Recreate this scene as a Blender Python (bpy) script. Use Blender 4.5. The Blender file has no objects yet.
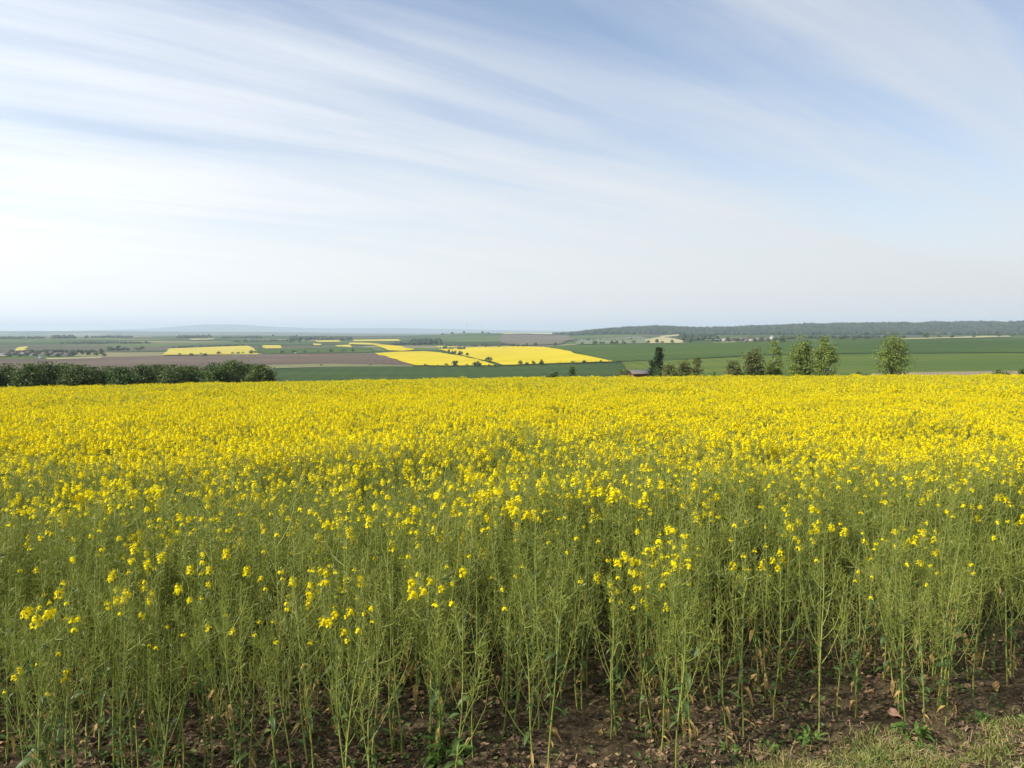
import bpy, math, random
import numpy as np
from mathutils import Vector, Matrix, Euler
from mathutils.geometry import delaunay_2d_cdt

rad = math.radians
sc = bpy.context.scene
col = sc.collection
rng = np.random.default_rng(7)
random.seed(7)

# ------------------------------------------------------------------ camera, sky, sun, exposure
CZ = 2.4                        # lens height above the field's front edge, metres
LENS = 28.0
F = LENS / 36.0 * 1024          # focal length in pixels
HROW = 331.0                    # row of eye level
PITCH = math.atan((384 - HROW) / F)
cam_d = bpy.data.cameras.new("camera")
cam_d.lens = LENS; cam_d.sensor_width = 36.0
cam_d.clip_start = 0.05; cam_d.clip_end = 90000.0
cam = bpy.data.objects.new("camera", cam_d); col.objects.link(cam)
cam.location = (0, 0, CZ); cam.rotation_euler = (rad(90) - PITCH, 0, 0)
sc.camera = cam

SUN_AZ = rad(-110)               # from straight ahead, negative = to the left
SUN_EL = rad(37)
sun_vec = Vector((math.sin(SUN_AZ) * math.cos(SUN_EL), math.cos(SUN_AZ) * math.cos(SUN_EL), math.sin(SUN_EL)))
sl = bpy.data.lights.new("sun", 'SUN'); sl.energy = 5.0; sl.angle = rad(0.6); sl.color = (1.0, 0.94, 0.83)
sun = bpy.data.objects.new("sun", sl); col.objects.link(sun)
sun.rotation_euler = sun_vec.to_track_quat('Z', 'Y').to_euler()
sun.location = (-40, 5, 60)

sc.view_settings.view_transform = 'Standard'
sc.view_settings.look = 'None'
sc.view_settings.gamma = 1.0
sc.view_settings.use_curve_mapping = False
sc.view_settings.exposure = 0.35
sc.cycles.use_denoising = True
sc.cycles.volume_bounces = 0
sc.cycles.max_bounces = 6
sc.cycles.transparent_max_bounces = 8

world = bpy.data.worlds.new("World"); sc.world = world; world.use_nodes = True
def build_world():
    nt = world.node_tree; N = nt.nodes; L = nt.links
    N.clear()
    out = N.new('ShaderNodeOutputWorld'); bg = N.new('ShaderNodeBackground')
    bg.inputs['Strength'].default_value = 0.13
    sky = N.new('ShaderNodeTexSky'); sky.sky_type = 'NISHITA'; sky.sun_disc = False
    sky.sun_elevation = SUN_EL; sky.sun_rotation = SUN_AZ
    sky.altitude = 200; sky.air_density = 1.0; sky.dust_density = 0.5; sky.ozone_density = 2.6
    tc = N.new('ShaderNodeTexCoord')
    def math_(op, a, b=None, c=None):
        n = N.new('ShaderNodeMath'); n.operation = op
        for i, v in enumerate((a, b, c)):
            if v is None: continue
            if isinstance(v, (int, float)): n.inputs[i].default_value = v
            else: L.new(v, n.inputs[i])
        return n.outputs[0]
    sep = N.new('ShaderNodeSeparateXYZ'); L.new(tc.outputs['Generated'], sep.inputs[0])
    zz = math_('ADD', math_('MAXIMUM', sep.outputs['Z'], 0.0), 0.09)
    px = math_('DIVIDE', sep.outputs['X'], zz); py = math_('DIVIDE', sep.outputs['Y'], zz)
    a = rad(52)                  # the cirrus drifts along this bearing
    s = math_('ADD', math_('MULTIPLY', px, math.sin(a)), math_('MULTIPLY', py, math.cos(a)))
    t = math_('SUBTRACT', math_('MULTIPLY', px, math.cos(a)), math_('MULTIPLY', py, math.sin(a)))
    def noise(ks, kt, off, detail, rough, dist=0.0):
        cmb = N.new('ShaderNodeCombineXYZ')
        L.new(math_('MULTIPLY', s, ks), cmb.inputs[0]); L.new(math_('MULTIPLY', t, kt), cmb.inputs[1])
        cmb.inputs[2].default_value = off + SKY_SEED
        n = N.new('ShaderNodeTexNoise'); n.inputs['Scale'].default_value = 1.0
        n.inputs['Detail'].default_value = detail; n.inputs['Roughness'].default_value = rough
        n.inputs['Distortion'].default_value = dist
        L.new(cmb.outputs[0], n.inputs['Vector'])
        return n.outputs['Fac']
    n1 = noise(0.20, 1.15, 3.3, 5, 0.5, 0.7)     # broad bands
    n2 = noise(0.55, 3.6, 9.1, 8, 0.62, 1.2)      # fine combed streaks
    n3 = noise(0.35, 0.35, 21.0, 3, 0.5)          # thick and thin regions
    m = math_('ADD', math_('ADD', math_('MULTIPLY', n1, 0.62), math_('MULTIPLY', n2, 0.17)), math_('MULTIPLY', n3, 0.32))
    mr = N.new('ShaderNodeMapRange'); mr.interpolation_type = 'SMOOTHSTEP'
    mr.inputs['From Min'].default_value = 0.38; mr.inputs['From Max'].default_value = 0.71
    mr.inputs['To Min'].default_value = 0.08; mr.inputs['To Max'].default_value = 0.82
    L.new(m, mr.inputs['Value'])
    # an even veil lies under the streaks; its slant path grows towards the horizon
    vr = N.new('ShaderNodeMapRange'); vr.interpolation_type = 'SMOOTHERSTEP'
    vr.inputs['From Min'].default_value = -0.02; vr.inputs['From Max'].default_value = 0.30
    vr.inputs['To Min'].default_value = 0.94; vr.inputs['To Max'].default_value = 0.04
    L.new(sep.outputs['Z'], vr.inputs['Value'])
    mask = math_('SUBTRACT', 1.0, math_('MULTIPLY', math_('SUBTRACT', 1.0, mr.outputs['Result']), math_('SUBTRACT', 1.0, vr.outputs['Result'])))
    # thin ice cloud scatters forward: brighter towards the sun
    dv = N.new('ShaderNodeVectorMath'); dv.operation = 'DOT_PRODUCT'
    L.new(tc.outputs['Generated'], dv.inputs[0]); dv.inputs[1].default_value = sun_vec
    g = math_('POWER', math_('MAXIMUM', math_('MULTIPLY_ADD', dv.outputs['Value'], 0.5, 0.5), 0.0), 2.0)
    gain = math_('MULTIPLY_ADD', g, 6.2, 4.5)
    cl = N.new('ShaderNodeVectorMath'); cl.operation = 'SCALE'
    cl.inputs[0].default_value = (0.985, 0.992, 1.0); L.new(gain, cl.inputs['Scale'])
    mix = N.new('ShaderNodeMix'); mix.data_type = 'RGBA'
    L.new(mask, mix.inputs['Factor'])
    L.new(sky.outputs[0], mix.inputs['A']); L.new(cl.outputs[0], mix.inputs['B'])
    L.new(mix.outputs['Result'], bg.inputs['Color']); L.new(bg.outputs[0], out.inputs['Surface'])
SKY_SEED = 20.2
build_world()

# ------------------------------------------------------------------ helpers
def tag(o, label=None, cat=None, group=None, kind=None):
    if label: o["label"] = label
    if cat: o["category"] = cat
    if group: o["group"] = group
    if kind: o["kind"] = kind
    return o

def empty(name, loc=(0, 0, 0), rz=0.0):
    o = bpy.data.objects.new(name, None); col.objects.link(o)
    o.location = loc; o.rotation_euler = (0, 0, rz); o.empty_display_size = 0.1
    return o

class MB:
    """collects faces and builds one mesh"""
    def __init__(self):
        self.v = []; self.f3 = []; self.f4 = []; self.m3 = []; self.m4 = []; self.n = 0
    def add(self, v, f, mat=0):
        v = np.asarray(v, float).reshape(-1, 3); f = np.asarray(f, np.int64)
        if len(f) == 0: return
        self.v.append(v)
        (self.f3 if f.shape[1] == 3 else self.f4).append(f + self.n)
        (self.m3 if f.shape[1] == 3 else self.m4).append(np.full(len(f), mat, np.int32))
        self.n += len(v)
    def merge(self, other, M, mat_map):
        if not other.v: return
        v = np.concatenate(other.v); R = np.array(M)
        v = v @ R[:3, :3].T + R[:3, 3]
        base = self.n
        self.v.append(v); self.n += len(v)
        for f, m in zip(other.f3, other.m3):
            self.f3.append(f + base); self.m3.append(np.array([mat_map[k] for k in m], np.int32))
        for f, m in zip(other.f4, other.m4):
            self.f4.append(f + base); self.m4.append(np.array([mat_map[k] for k in m], np.int32))
    def mesh(self, name, mats, smooth=False):
        me = bpy.data.meshes.new(name)
        v = np.concatenate(self.v)
        f3 = np.concatenate(self.f3) if self.f3 else np.zeros((0, 3), np.int64)
        f4 = np.concatenate(self.f4) if self.f4 else np.zeros((0, 4), np.int64)
        mi = np.concatenate(self.m3 + self.m4)
        me.vertices.add(len(v)); me.vertices.foreach_set("co", v.astype(np.float32).ravel())
        loops = np.concatenate([f3.ravel(), f4.ravel()]).astype(np.int32)
        tot = np.concatenate([np.full(len(f3), 3), np.full(len(f4), 4)]).astype(np.int32)
        st = np.concatenate([[0], np.cumsum(tot)[:-1]]).astype(np.int32)
        me.loops.add(len(loops)); me.loops.foreach_set("vertex_index", loops)
        me.polygons.add(len(tot)); me.polygons.foreach_set("loop_start", st)
        me.polygons.foreach_set("material_index", mi)
        if smooth: me.polygons.foreach_set("use_smooth", np.ones(len(tot), bool))
        for m in mats: me.materials.append(m)
        me.update(calc_edges=True)
        return me
    def build(self, name, mats, parent=None, smooth=False):
        if not isinstance(mats, (list, tuple)): mats = [mats]
        o = bpy.data.objects.new(name, self.mesh(name, mats, smooth)); col.objects.link(o)
        if parent: o.parent = parent
        return o

def unit(v):
    v = np.asarray(v, float); return v / (np.linalg.norm(v, axis=-1, keepdims=True) + 1e-12)

def tube(mb, pts, radii, n=5, mat=0, cap=False):
    pts = np.asarray(pts, float); k = len(pts)
    d = unit(np.gradient(pts, axis=0))
    ref = np.array([1.0, 0.13, 0.0]) if abs(d[0, 2]) > 0.5 else np.array([0, 0.1, 1.0])
    a = unit(np.cross(d, ref)); b = np.cross(d, a)
    th = np.arange(n) * 2 * math.pi / n
    ring = pts[:, None, :] + np.asarray(radii)[:, None, None] * (np.cos(th)[None, :, None] * a[:, None, :] + np.sin(th)[None, :, None] * b[:, None, :])
    f = []
    for i in range(k - 1):
        for j in range(n):
            f.append((i * n + j, i * n + (j + 1) % n, (i + 1) * n + (j + 1) % n, (i + 1) * n + j))
    mb.add(ring.reshape(-1, 3), f, mat)

def box(mb, x0, x1, y0, y1, z0, z1, mat=0):
    v = [(x0, y0, z0), (x1, y0, z0), (x1, y1, z0), (x0, y1, z0), (x0, y0, z1), (x1, y0, z1), (x1, y1, z1), (x0, y1, z1)]
    mb.add(v, [(0, 3, 2, 1), (4, 5, 6, 7), (0, 1, 5, 4), (1, 2, 6, 5), (2, 3, 7, 6), (3, 0, 4, 7)], mat)

def cards(mb, c, size, rg, mat=0, up=0.0, outward=None, aspect=1.0):
    """small leaf-sized rhombs at the points c"""
    c = np.asarray(c, float); n = len(c)
    nrm = unit(rg.normal(size=(n, 3)) + (0 if outward is None else 1.1 * outward) + np.array([0, 0, up]))
    a = unit(np.cross(nrm, rg.normal(size=(n, 3)))); b = np.cross(nrm, a)
    s = (np.asarray(size) * (0.65 + 0.7 * rg.random(n)))[:, None]
    bend = nrm * s * 0.25
    v = np.stack([c - a * s, c + b * s * 0.6 * aspect + bend, c + a * s, c - b * s * 0.6 * aspect + bend], 1)
    f = np.arange(n * 4).reshape(n, 4)
    mb.add(v.reshape(-1, 3), f, mat)

def vnoise(x, y, seed=0):
    """smooth value noise in 0..1"""
    x = np.asarray(x, float); y = np.asarray(y, float)
    xi = np.floor(x).astype(np.int64); yi = np.floor(y).astype(np.int64)
    fx = x - xi; fy = y - yi
    fx = fx * fx * (3 - 2 * fx); fy = fy * fy * (3 - 2 * fy)
    def h(i, j):
        n = (i * 374761393 + j * 668265263 + seed * 974711) & 0x7fffffff
        n = ((n ^ (n >> 13)) * 1274126177) & 0x7fffffff
        return ((n ^ (n >> 16)) & 0xffff) / 65535.0
    return (h(xi, yi) * (1 - fx) + h(xi + 1, yi) * fx) * (1 - fy) + (h(xi, yi + 1) * (1 - fx) + h(xi + 1, yi + 1) * fx) * fy

def sst(a, b, x):
    t = np.clip((np.asarray(x, float) - a) / (b - a), 0, 1); return t * t * (3 - 2 * t)

# ------------------------------------------------------------------ materials
def new_mat(name):
    m = bpy.data.materials.new(name); m.use_nodes = True
    nt = m.node_tree; nt.nodes.clear()
    out = nt.nodes.new('ShaderNodeOutputMaterial')
    return m, nt, out

def ramp(nt, fac, stops):
    r = nt.nodes.new('ShaderNodeValToRGB')
    e = r.color_ramp.elements
    while len(e) < len(stops): e.new(0.5)
    for k, (p, c) in enumerate(stops):
        e[k].position = p; e[k].color = (*c, 1)
    nt.links.new(fac, r.inputs[0])
    return r.outputs[0]

def plant_mat(name, cols, transl=0.3, rough=0.5, scale=8.0, rnd=0.5, tcol=None, spec=0.3):
    """colour drifts between cols by object random number and noise; part of the light passes through"""
    m, nt, out = new_mat(name); N = nt.nodes; L = nt.links
    oi = N.new('ShaderNodeObjectInfo'); tc = N.new('ShaderNodeTexCoord')
    no = N.new('ShaderNodeTexNoise'); no.inputs['Scale'].default_value = scale; no.inputs['Detail'].default_value = 3
    L.new(tc.outputs['Object'], no.inputs['Vector'])
    mx = N.new('ShaderNodeMix'); mx.data_type = 'FLOAT'; mx.inputs['Factor'].default_value = rnd
    cr = N.new('ShaderNodeMapRange'); cr.inputs['From Min'].default_value = 0.3; cr.inputs['From Max'].default_value = 0.7
    L.new(no.outputs['Fac'], cr.inputs['Value'])
    L.new(cr.outputs[0], mx.inputs['A']); L.new(oi.outputs['Random'], mx.inputs['B'])
    c = ramp(nt, mx.outputs[0], [(i / (len(cols) - 1), k) for i, k in enumerate(cols)])
    p = N.new('ShaderNodeBsdfPrincipled'); p.inputs['Roughness'].default_value = rough
    p.inputs['Specular IOR Level'].default_value = spec
    L.new(c, p.inputs['Base Color'])
    if transl > 0:
        t = N.new('ShaderNodeBsdfTranslucent')
        if tcol is None: L.new(c, t.inputs['Color'])
        else:
            mm = N.new('ShaderNodeMix'); mm.data_type = 'RGBA'; mm.blend_type = 'MULTIPLY'; mm.inputs['Factor'].default_value = 1
            L.new(c, mm.inputs['A']); mm.inputs['B'].default_value = (*tcol, 1); L.new(mm.outputs['Result'], t.inputs['Color'])
        ms = N.new('ShaderNodeMixShader'); ms.inputs[0].default_value = transl
        L.new(p.outputs[0], ms.inputs[1]); L.new(t.outputs[0], ms.inputs[2]); L.new(ms.outputs[0], out.inputs['Surface'])
    else:
        L.new(p.outputs[0], out.inputs['Surface'])
    return m

def field_mat(name, cols, scale=0.012, stretch=(1, 1), angle=0.0, rough=0.9, lines=0.0, line_scale=0.05, bump=0.0):
    """farmland seen from afar: soft patches plus faint tramlines"""
    m, nt, out = new_mat(name); N = nt.nodes; L = nt.links
    g = N.new('ShaderNodeNewGeometry'); mp = N.new('ShaderNodeMapping'); mp.vector_type = 'TEXTURE'
    mp.inputs['Rotation'].default_value = (0, 0, angle); mp.inputs['Scale'].default_value = (stretch[0], stretch[1], 1)
    L.new(g.outputs['Position'], mp.inputs['Vector'])
    no = N.new('ShaderNodeTexNoise'); no.inputs['Scale'].default_value = scale; no.inputs['Detail'].default_value = 5; no.inputs['Roughness'].default_value = 0.6
    L.new(mp.outputs[0], no.inputs['Vector'])
    cr = N.new('ShaderNodeMapRange'); cr.inputs['From Min'].default_value = 0.3; cr.inputs['From Max'].default_value = 0.7
    L.new(no.outputs['Fac'], cr.inputs['Value'])
    fac = cr.outputs[0]
    if lines:
        w = N.new('ShaderNodeTexWave'); w.inputs['Scale'].default_value = line_scale; w.inputs['Distortion'].default_value = 0.6
        mp2 = N.new('ShaderNodeMapping'); mp2.inputs['Rotation'].default_value = (0, 0, -angle)
        L.new(g.outputs['Position'], mp2.inputs['Vector']); L.new(mp2.outputs[0], w.inputs['Vector'])
        mx = N.new('ShaderNodeMix'); mx.data_type = 'FLOAT'; mx.inputs['Factor'].default_value = lines
        L.new(fac, mx.inputs['A']); L.new(w.outputs['Fac'], mx.inputs['B']); fac = mx.outputs[0]
    c = ramp(nt, fac, [(i / (len(cols) - 1), k) for i, k in enumerate(cols)])
    p = N.new('ShaderNodeBsdfPrincipled'); p.inputs['Roughness'].default_value = rough; p.inputs['Specular IOR Level'].default_value = 0.1
    L.new(c, p.inputs['Base Color']); L.new(p.outputs[0], out.inputs['Surface'])
    return m

def plain_mat(name, c0, c1, scale=2.0, rough=0.8):
    m, nt, out = new_mat(name); N = nt.nodes; L = nt.links
    tc = N.new('ShaderNodeTexCoord'); no = N.new('ShaderNodeTexNoise'); no.inputs['Scale'].default_value = scale; no.inputs['Detail'].default_value = 6
    L.new(tc.outputs['Object'], no.inputs['Vector'])
    c = ramp(nt, no.outputs['Fac'], [(0.3, c0), (0.7, c1)])
    p = N.new('ShaderNodeBsdfPrincipled'); p.inputs['Roughness'].default_value = rough
    L.new(c, p.inputs['Base Color']); L.new(p.outputs[0], out.inputs['Surface'])
    return m

M = {}
M['stem'] = plant_mat('stem_green', [(0.15, 0.19, 0.04), (0.24, 0.275, 0.06), (0.36, 0.365, 0.11)], 0.0, 0.45, 5)
M['pod'] = plant_mat('pod_green', [(0.13, 0.172, 0.022), (0.215, 0.25, 0.036), (0.325, 0.33, 0.065)], 0.32, 0.45, 6)
M['leaf'] = plant_mat('leaf_green', [(0.045, 0.085, 0.022), (0.08, 0.13, 0.034), (0.14, 0.19, 0.052)], 0.3, 0.45, 7)
M['oldleaf'] = plant_mat('leaf_withered', [(0.28, 0.17, 0.07), (0.42, 0.28, 0.10), (0.42, 0.33, 0.08)], 0.25, 0.7, 7)
M['petal'] = plant_mat('petal_yellow', [(0.78, 0.63, 0.004), (0.84, 0.70, 0.006), (0.88, 0.76, 0.015)], 0.35, 0.7, 9, spec=0.06)
M['bud'] = plant_mat('bud_green', [(0.30, 0.34, 0.05), (0.42, 0.42, 0.05)], 0.2, 0.5, 9)
M['grass'] = plant_mat('grass_blade', [(0.10, 0.15, 0.028), (0.19, 0.22, 0.05), (0.30, 0.28, 0.09)], 0.3, 0.5, 6, rnd=0.0)
M['drygrass'] = plant_mat('grass_dry', [(0.26, 0.20, 0.085), (0.42, 0.34, 0.16)], 0.2, 0.7, 6, rnd=0.0)
M['litter'] = plant_mat('litter_brown', [(0.14, 0.085, 0.045), (0.27, 0.17, 0.095), (0.40, 0.27, 0.16)], 0.1, 0.8, 40, rnd=0.0)
M['litter_dark'] = plant_mat('litter_dark', [(0.05, 0.032, 0.018), (0.11, 0.07, 0.04), (0.20, 0.13, 0.075)], 0.0, 0.8, 40, rnd=0.0)
M['litter_green'] = plant_mat('litter_green', [(0.06, 0.10, 0.025), (0.12, 0.16, 0.04), (0.20, 0.20, 0.06)], 0.2, 0.6, 30, rnd=0.0)
M['pinkleaf'] = plant_mat('litter_pink', [(0.34, 0.16, 0.11), (0.42, 0.26, 0.17)], 0.15, 0.7, 9)
M['weed'] = plant_mat('weed_green', [(0.07, 0.14, 0.025), (0.12, 0.21, 0.04), (0.17, 0.25, 0.055)], 0.35, 0.45, 12)
M['birch'] = plant_mat('birch_foliage', [(0.10, 0.15, 0.03), (0.19, 0.245, 0.05), (0.30, 0.335, 0.085)], 0.3, 0.6, 0.5, rnd=0.25)
M['darkfol'] = plant_mat('hedge_foliage', [(0.035, 0.065, 0.014), (0.068, 0.115, 0.025), (0.125, 0.175, 0.04)], 0.22, 0.6, 0.55, rnd=0.3)
M['hedge2'] = plant_mat('hedge_foliage_light', [(0.045, 0.07, 0.018), (0.085, 0.12, 0.03), (0.15, 0.18, 0.05)], 0.25, 0.6, 0.55, rnd=0.3)
M['hedge3'] = plant_mat('hedge_foliage_mid', [(0.03, 0.055, 0.016), (0.07, 0.105, 0.03), (0.13, 0.16, 0.045)], 0.25, 0.6, 0.7, rnd=0.3)
M['poplar'] = plant_mat('column_foliage', [(0.02, 0.038, 0.014), (0.04, 0.065, 0.022)], 0.15, 0.6, 0.6, rnd=0.2)
M['dullfol'] = plant_mat('bush_foliage', [(0.08, 0.095, 0.028), (0.14, 0.155, 0.045), (0.20, 0.205, 0.065)], 0.25, 0.6, 0.6, rnd=0.3)
M['bark'] = plain_mat('bark', (0.05, 0.04, 0.03), (0.13, 0.11, 0.09), 3.0)
M['birchbark'] = plain_mat('birch_bark', (0.10, 0.09, 0.08), (0.42, 0.40, 0.37), 2.5)
M['wood_far'] = plant_mat('woodland_canopy', [(0.010, 0.018, 0.010), (0.026, 0.04, 0.018), (0.055, 0.072, 0.028)], 0.0, 0.9, 0.012, rnd=0.0)

# ------------------------------------------------------------------ terrain
def crop_plane(x, y):
    xc = np.clip(x, -90, 90)
    cross = np.where(xc < 0, 0.0195 * xc, 0.005 * xc)
    ramp_ = np.clip(y, 0, None)
    z = -0.05 * np.where(ramp_ < 10, ramp_ ** 2 / 20.0, ramp_ - 5.0) * 1.0
    z = z + cross * sst(0, 30, y) - 0.022 * np.clip(y - 97, 0, None)
    return z

def valley(x, y):
    z = -58 + 1.2 * np.sin(x / 410 + 1.0) * np.cos(y / 520) + 0.8 * np.sin(x / 230 - y / 370)
    right = sst(-0.10, 0.42, x / np.maximum(y, 1.0) + 0.02)
    z = z + 37 * sst(900, 1950, y) * right
    z = z + 3 * sst(2200, 4200, y) * right
    left = 1 - right
    roll = 5.5 * np.sin(y / 430.0 + x / 780.0 + 0.6) + 3.5 * np.sin(y / 250.0 - x / 610.0)
    z = z + roll * sst(2300, 3600, y) * (1 - sst(6800, 8600, y)) * left
    z = z + 17 * sst(2700, 6200, y) * left - 34 * sst(6600, 8600, y) * left
    # wooded ridge behind the right-hand fields
    ang = x / np.maximum(y, 1.0)
    ridge = 34 * sst(0.05, 0.13, ang) + 17 * np.exp(-((ang - 0.175) / 0.045) ** 2) + 26 * sst(0.235, 0.40, ang) + 20 * sst(0.38, 0.68, ang)
    ridge = ridge * (1 + 0.10 * np.sin(ang * 47) * np.sin(y / 330.0) + 0.06 * np.sin(ang * 113 + y / 210.0))
    z = z + ridge * sst(4700, 6300, y) * (1 - 0.7 * sst(7500, 11000, y))
    # low wooded rise in the middle
    z = z + 20 * np.exp(-((ang + 0.045) / 0.05) ** 2) * sst(4800, 6000, y) * (1 - sst(6500, 8500, y))
    z = z + 7 * np.exp(-((ang - 0.01) / 0.03) ** 2) * sst(3800, 5200, y) * (1 - sst(6500, 8500, y))
    # far blue ranges
    z = z + (62 + 10 * np.sin(x / 2100.0) + 6 * np.sin(x / 900.0)) * sst(13500, 16500, y) * (1 - 0.6 * sst(18000, 22000, y)) * (1 - 0.75 * sst(-0.34, -0.10, ang))
    z = z + 300 * np.exp(-((ang + 0.375) / 0.085) ** 2) * sst(31000, 36000, y) + 200 * np.exp(-((ang + 0.16) / 0.19) ** 2) * sst(31000, 36000, y) + 90 * np.exp(-((ang + 0.52) / 0.06) ** 2) * sst(31000, 36000, y)
    return z

def H(x, y):
    x = np.asarray(x, float); y = np.asarray(y, float)
    a = crop_plane(x, y); b = valley(x, y)
    k = 6.0
    h = np.clip(0.5 + 0.5 * (a - b) / k, 0, 1)
    return np.where(y < 500, a * h + b * (1 - h) + k * h * (1 - h), np.maximum(a, b) * (np.abs(a - b) > k) + (np.abs(a - b) <= k) * (a * h + b * (1 - h) + k * h * (1 - h)))

def ray(u, v):
    cp, sp = math.cos(PITCH), math.sin(PITCH)
    d = np.array([u - 512.0, F * cp + (384.0 - v) * sp, -F * sp + (384.0 - v) * cp])
    return d / d[1]

YS = np.concatenate([np.arange(105, 1000, 5.0), 1000 * 1.004 ** np.arange(0, 930)])
def hit(u, v, y0=105.0, y1=36000.0):
    """where the sight line through a pixel meets the land beyond the near field"""
    d = ray(u, v)
    ys = YS[(YS >= y0) & (YS <= y1)]
    below = (CZ + d[2] * ys) < H(d[0] * ys, ys)
    if not below.any():
        k = len(ys) - 1
        return d[0] * ys[k], ys[k]
    k = int(np.argmax(below))
    lo, hi = (ys[k - 1] if k else ys[0]), ys[k]
    for _ in range(25):
        mid = 0.5 * (lo + hi)
        if CZ + d[2] * mid < float(H(d[0] * mid, mid)): hi = mid
        else: lo = mid
    return d[0] * hi, hi

def near_ground(u, v):
    """the same on the near field's soil"""
    d = ray(u, v); ys = np.arange(2.0, 100.0, 0.01)
    k = int(np.argmax((CZ + d[2] * ys) < H(d[0] * ys, ys)))
    return d[0] * ys[k], ys[k]

# the land as one sheet, finer near and in front
LAND_Z = []
def build_land():
    th = np.concatenate([np.linspace(-180, -48, 40)[:-1], np.linspace(-48, 48, 321), np.linspace(48, 180, 40)[1:]])
    r = [0.0, 1.0]
    while r[-1] < 38500: r.append(r[-1] * 1.035 if r[-1] > 12 else r[-1] + 0.4)
    r = np.array(r)
    T, R = np.meshgrid(np.radians(th), r)
    X = R * np.sin(T); Y = R * np.cos(T)
    Z = H(X, np.maximum(Y, 0)); Z = np.where(Y < 0, Z * 0 + 0.0 + H(X * 0, X * 0), Z) - np.where(R < 200, 0.12, 0.0)
    # the crest behind the viewer runs level, land to the sides keeps falling with the hill
    n = len(th); k = len(r)
    idx = np.arange(n * k).reshape(k, n)
    f = np.stack([idx[:-1, :-1], idx[1:, :-1], idx[1:, 1:], idx[:-1, 1:]], -1).reshape(-1, 4)
    mb = MB(); mb.add(np.stack([X, Y, Z], -1).reshape(-1, 3), f[:, ::-1])
    m, nt, out = new_mat('farmland'); N = nt.nodes; L = nt.links
    g = N.new('ShaderNodeNewGeometry'); mp = N.new('ShaderNodeMapping')
    mp.inputs['Rotation'].default_value = (0, 0, 0.35); mp.inputs['Scale'].default_value = (1 / 700, 1 / 330, 0)
    L.new(g.outputs['Position'], mp.inputs['Vector'])
    vo = N.new('ShaderNodeTexVoronoi'); vo.inputs['Scale'].default_value = 1.0; vo.inputs['Randomness'].default_value = 0.8
    L.new(mp.outputs[0], vo.inputs['Vector'])
    sp = N.new('ShaderNodeSeparateColor'); L.new(vo.outputs['Color'], sp.inputs[0])
    c = ramp(nt, sp.outputs[0], [(0.0, (0.035, 0.064, 0.016)), (0.3, (0.06, 0.098, 0.022)), (0.52, (0.08, 0.11, 0.03)), (0.68, (0.09, 0.08, 0.055)), (0.82, (0.045, 0.07, 0.028)), (0.94, (0.18, 0.165, 0.085))])
    nt.nodes[-1].color_ramp.interpolation = 'CONSTANT'
    no = N.new('ShaderNodeTexNoise'); no.inputs['Scale'].default_value = 0.01; no.inputs['Detail'].default_value = 6
    L.new(g.outputs['Position'], no.inputs['Vector'])
    mx = N.new('ShaderNodeMix'); mx.data_type = 'RGBA'; mx.blend_type = 'OVERLAY'; mx.inputs['Factor'].default_value = 0.35
    L.new(c, mx.inputs['A']); L.new(no.outputs['Fac'], mx.inputs['B'])
    p = N.new('ShaderNodeBsdfPrincipled'); p.inputs['Roughness'].default_value = 0.95; p.inputs['Specular IOR Level'].default_value = 0.05
    L.new(mx.outputs['Result'], p.inputs['Base Color']); L.new(p.outputs[0], out.inputs['Surface'])
    o = mb.build('ground', m, smooth=True)
    LAND_Z.extend((float(Z.min()), float(Z.max()))); print('land', LAND_Z)
    tag(o, 'rolling farmland stretching to the horizon', kind='structure')
build_land()

# ------------------------------------------------------------------ far fields, each a sheet of standing crop draped on the land
FM = {
    'rape': field_mat('rape_bloom', [(0.36, 0.28, 0.004), (0.48, 0.38, 0.005), (0.56, 0.45, 0.007)], 0.01, lines=0.35, line_scale=0.02, angle=0.5),
    'rapepale': field_mat('rape_bloom_pale', [(0.36, 0.30, 0.04), (0.46, 0.39, 0.07)], 0.01),
    'plough': field_mat('ploughed_earth', [(0.068, 0.048, 0.032), (0.098, 0.07, 0.048), (0.135, 0.10, 0.068)], 0.008, stretch=(3, 1), angle=0.15, lines=0.2, line_scale=0.02),
    'cereal': field_mat('cereal_dark', [(0.017, 0.040, 0.004), (0.028, 0.056, 0.005), (0.048, 0.076, 0.007)], 0.012, stretch=(4, 1), angle=0.1, lines=0.22, line_scale=0.012),
    'cereal2': field_mat('cereal_mid', [(0.026, 0.056, 0.005), (0.043, 0.078, 0.006), (0.07, 0.104, 0.009)], 0.009, stretch=(6, 1), angle=0.05, lines=0.2, line_scale=0.012),
    'cereal3': field_mat('cereal_light', [(0.042, 0.076, 0.005), (0.07, 0.105, 0.007), (0.108, 0.132, 0.011)], 0.012, stretch=(7, 1), angle=0.02, lines=0.2, line_scale=0.012),
    'meadow': field_mat('meadow_strip', [(0.12, 0.13, 0.055), (0.17, 0.165, 0.075)], 0.01),
    'tan': field_mat('bare_tan', [(0.19, 0.15, 0.085), (0.26, 0.21, 0.12)], 0.01),
    'straw': field_mat('pale_straw', [(0.28, 0.255, 0.13), (0.40, 0.36, 0.18)], 0.01),
    'mauve': field_mat('mauve_soil', [(0.095, 0.088, 0.055), (0.14, 0.12, 0.08)], 0.006),
    'grey': field_mat('grey_green', [(0.11, 0.14, 0.075), (0.15, 0.17, 0.095)], 0.006),
}
field_no = [0]
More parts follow.
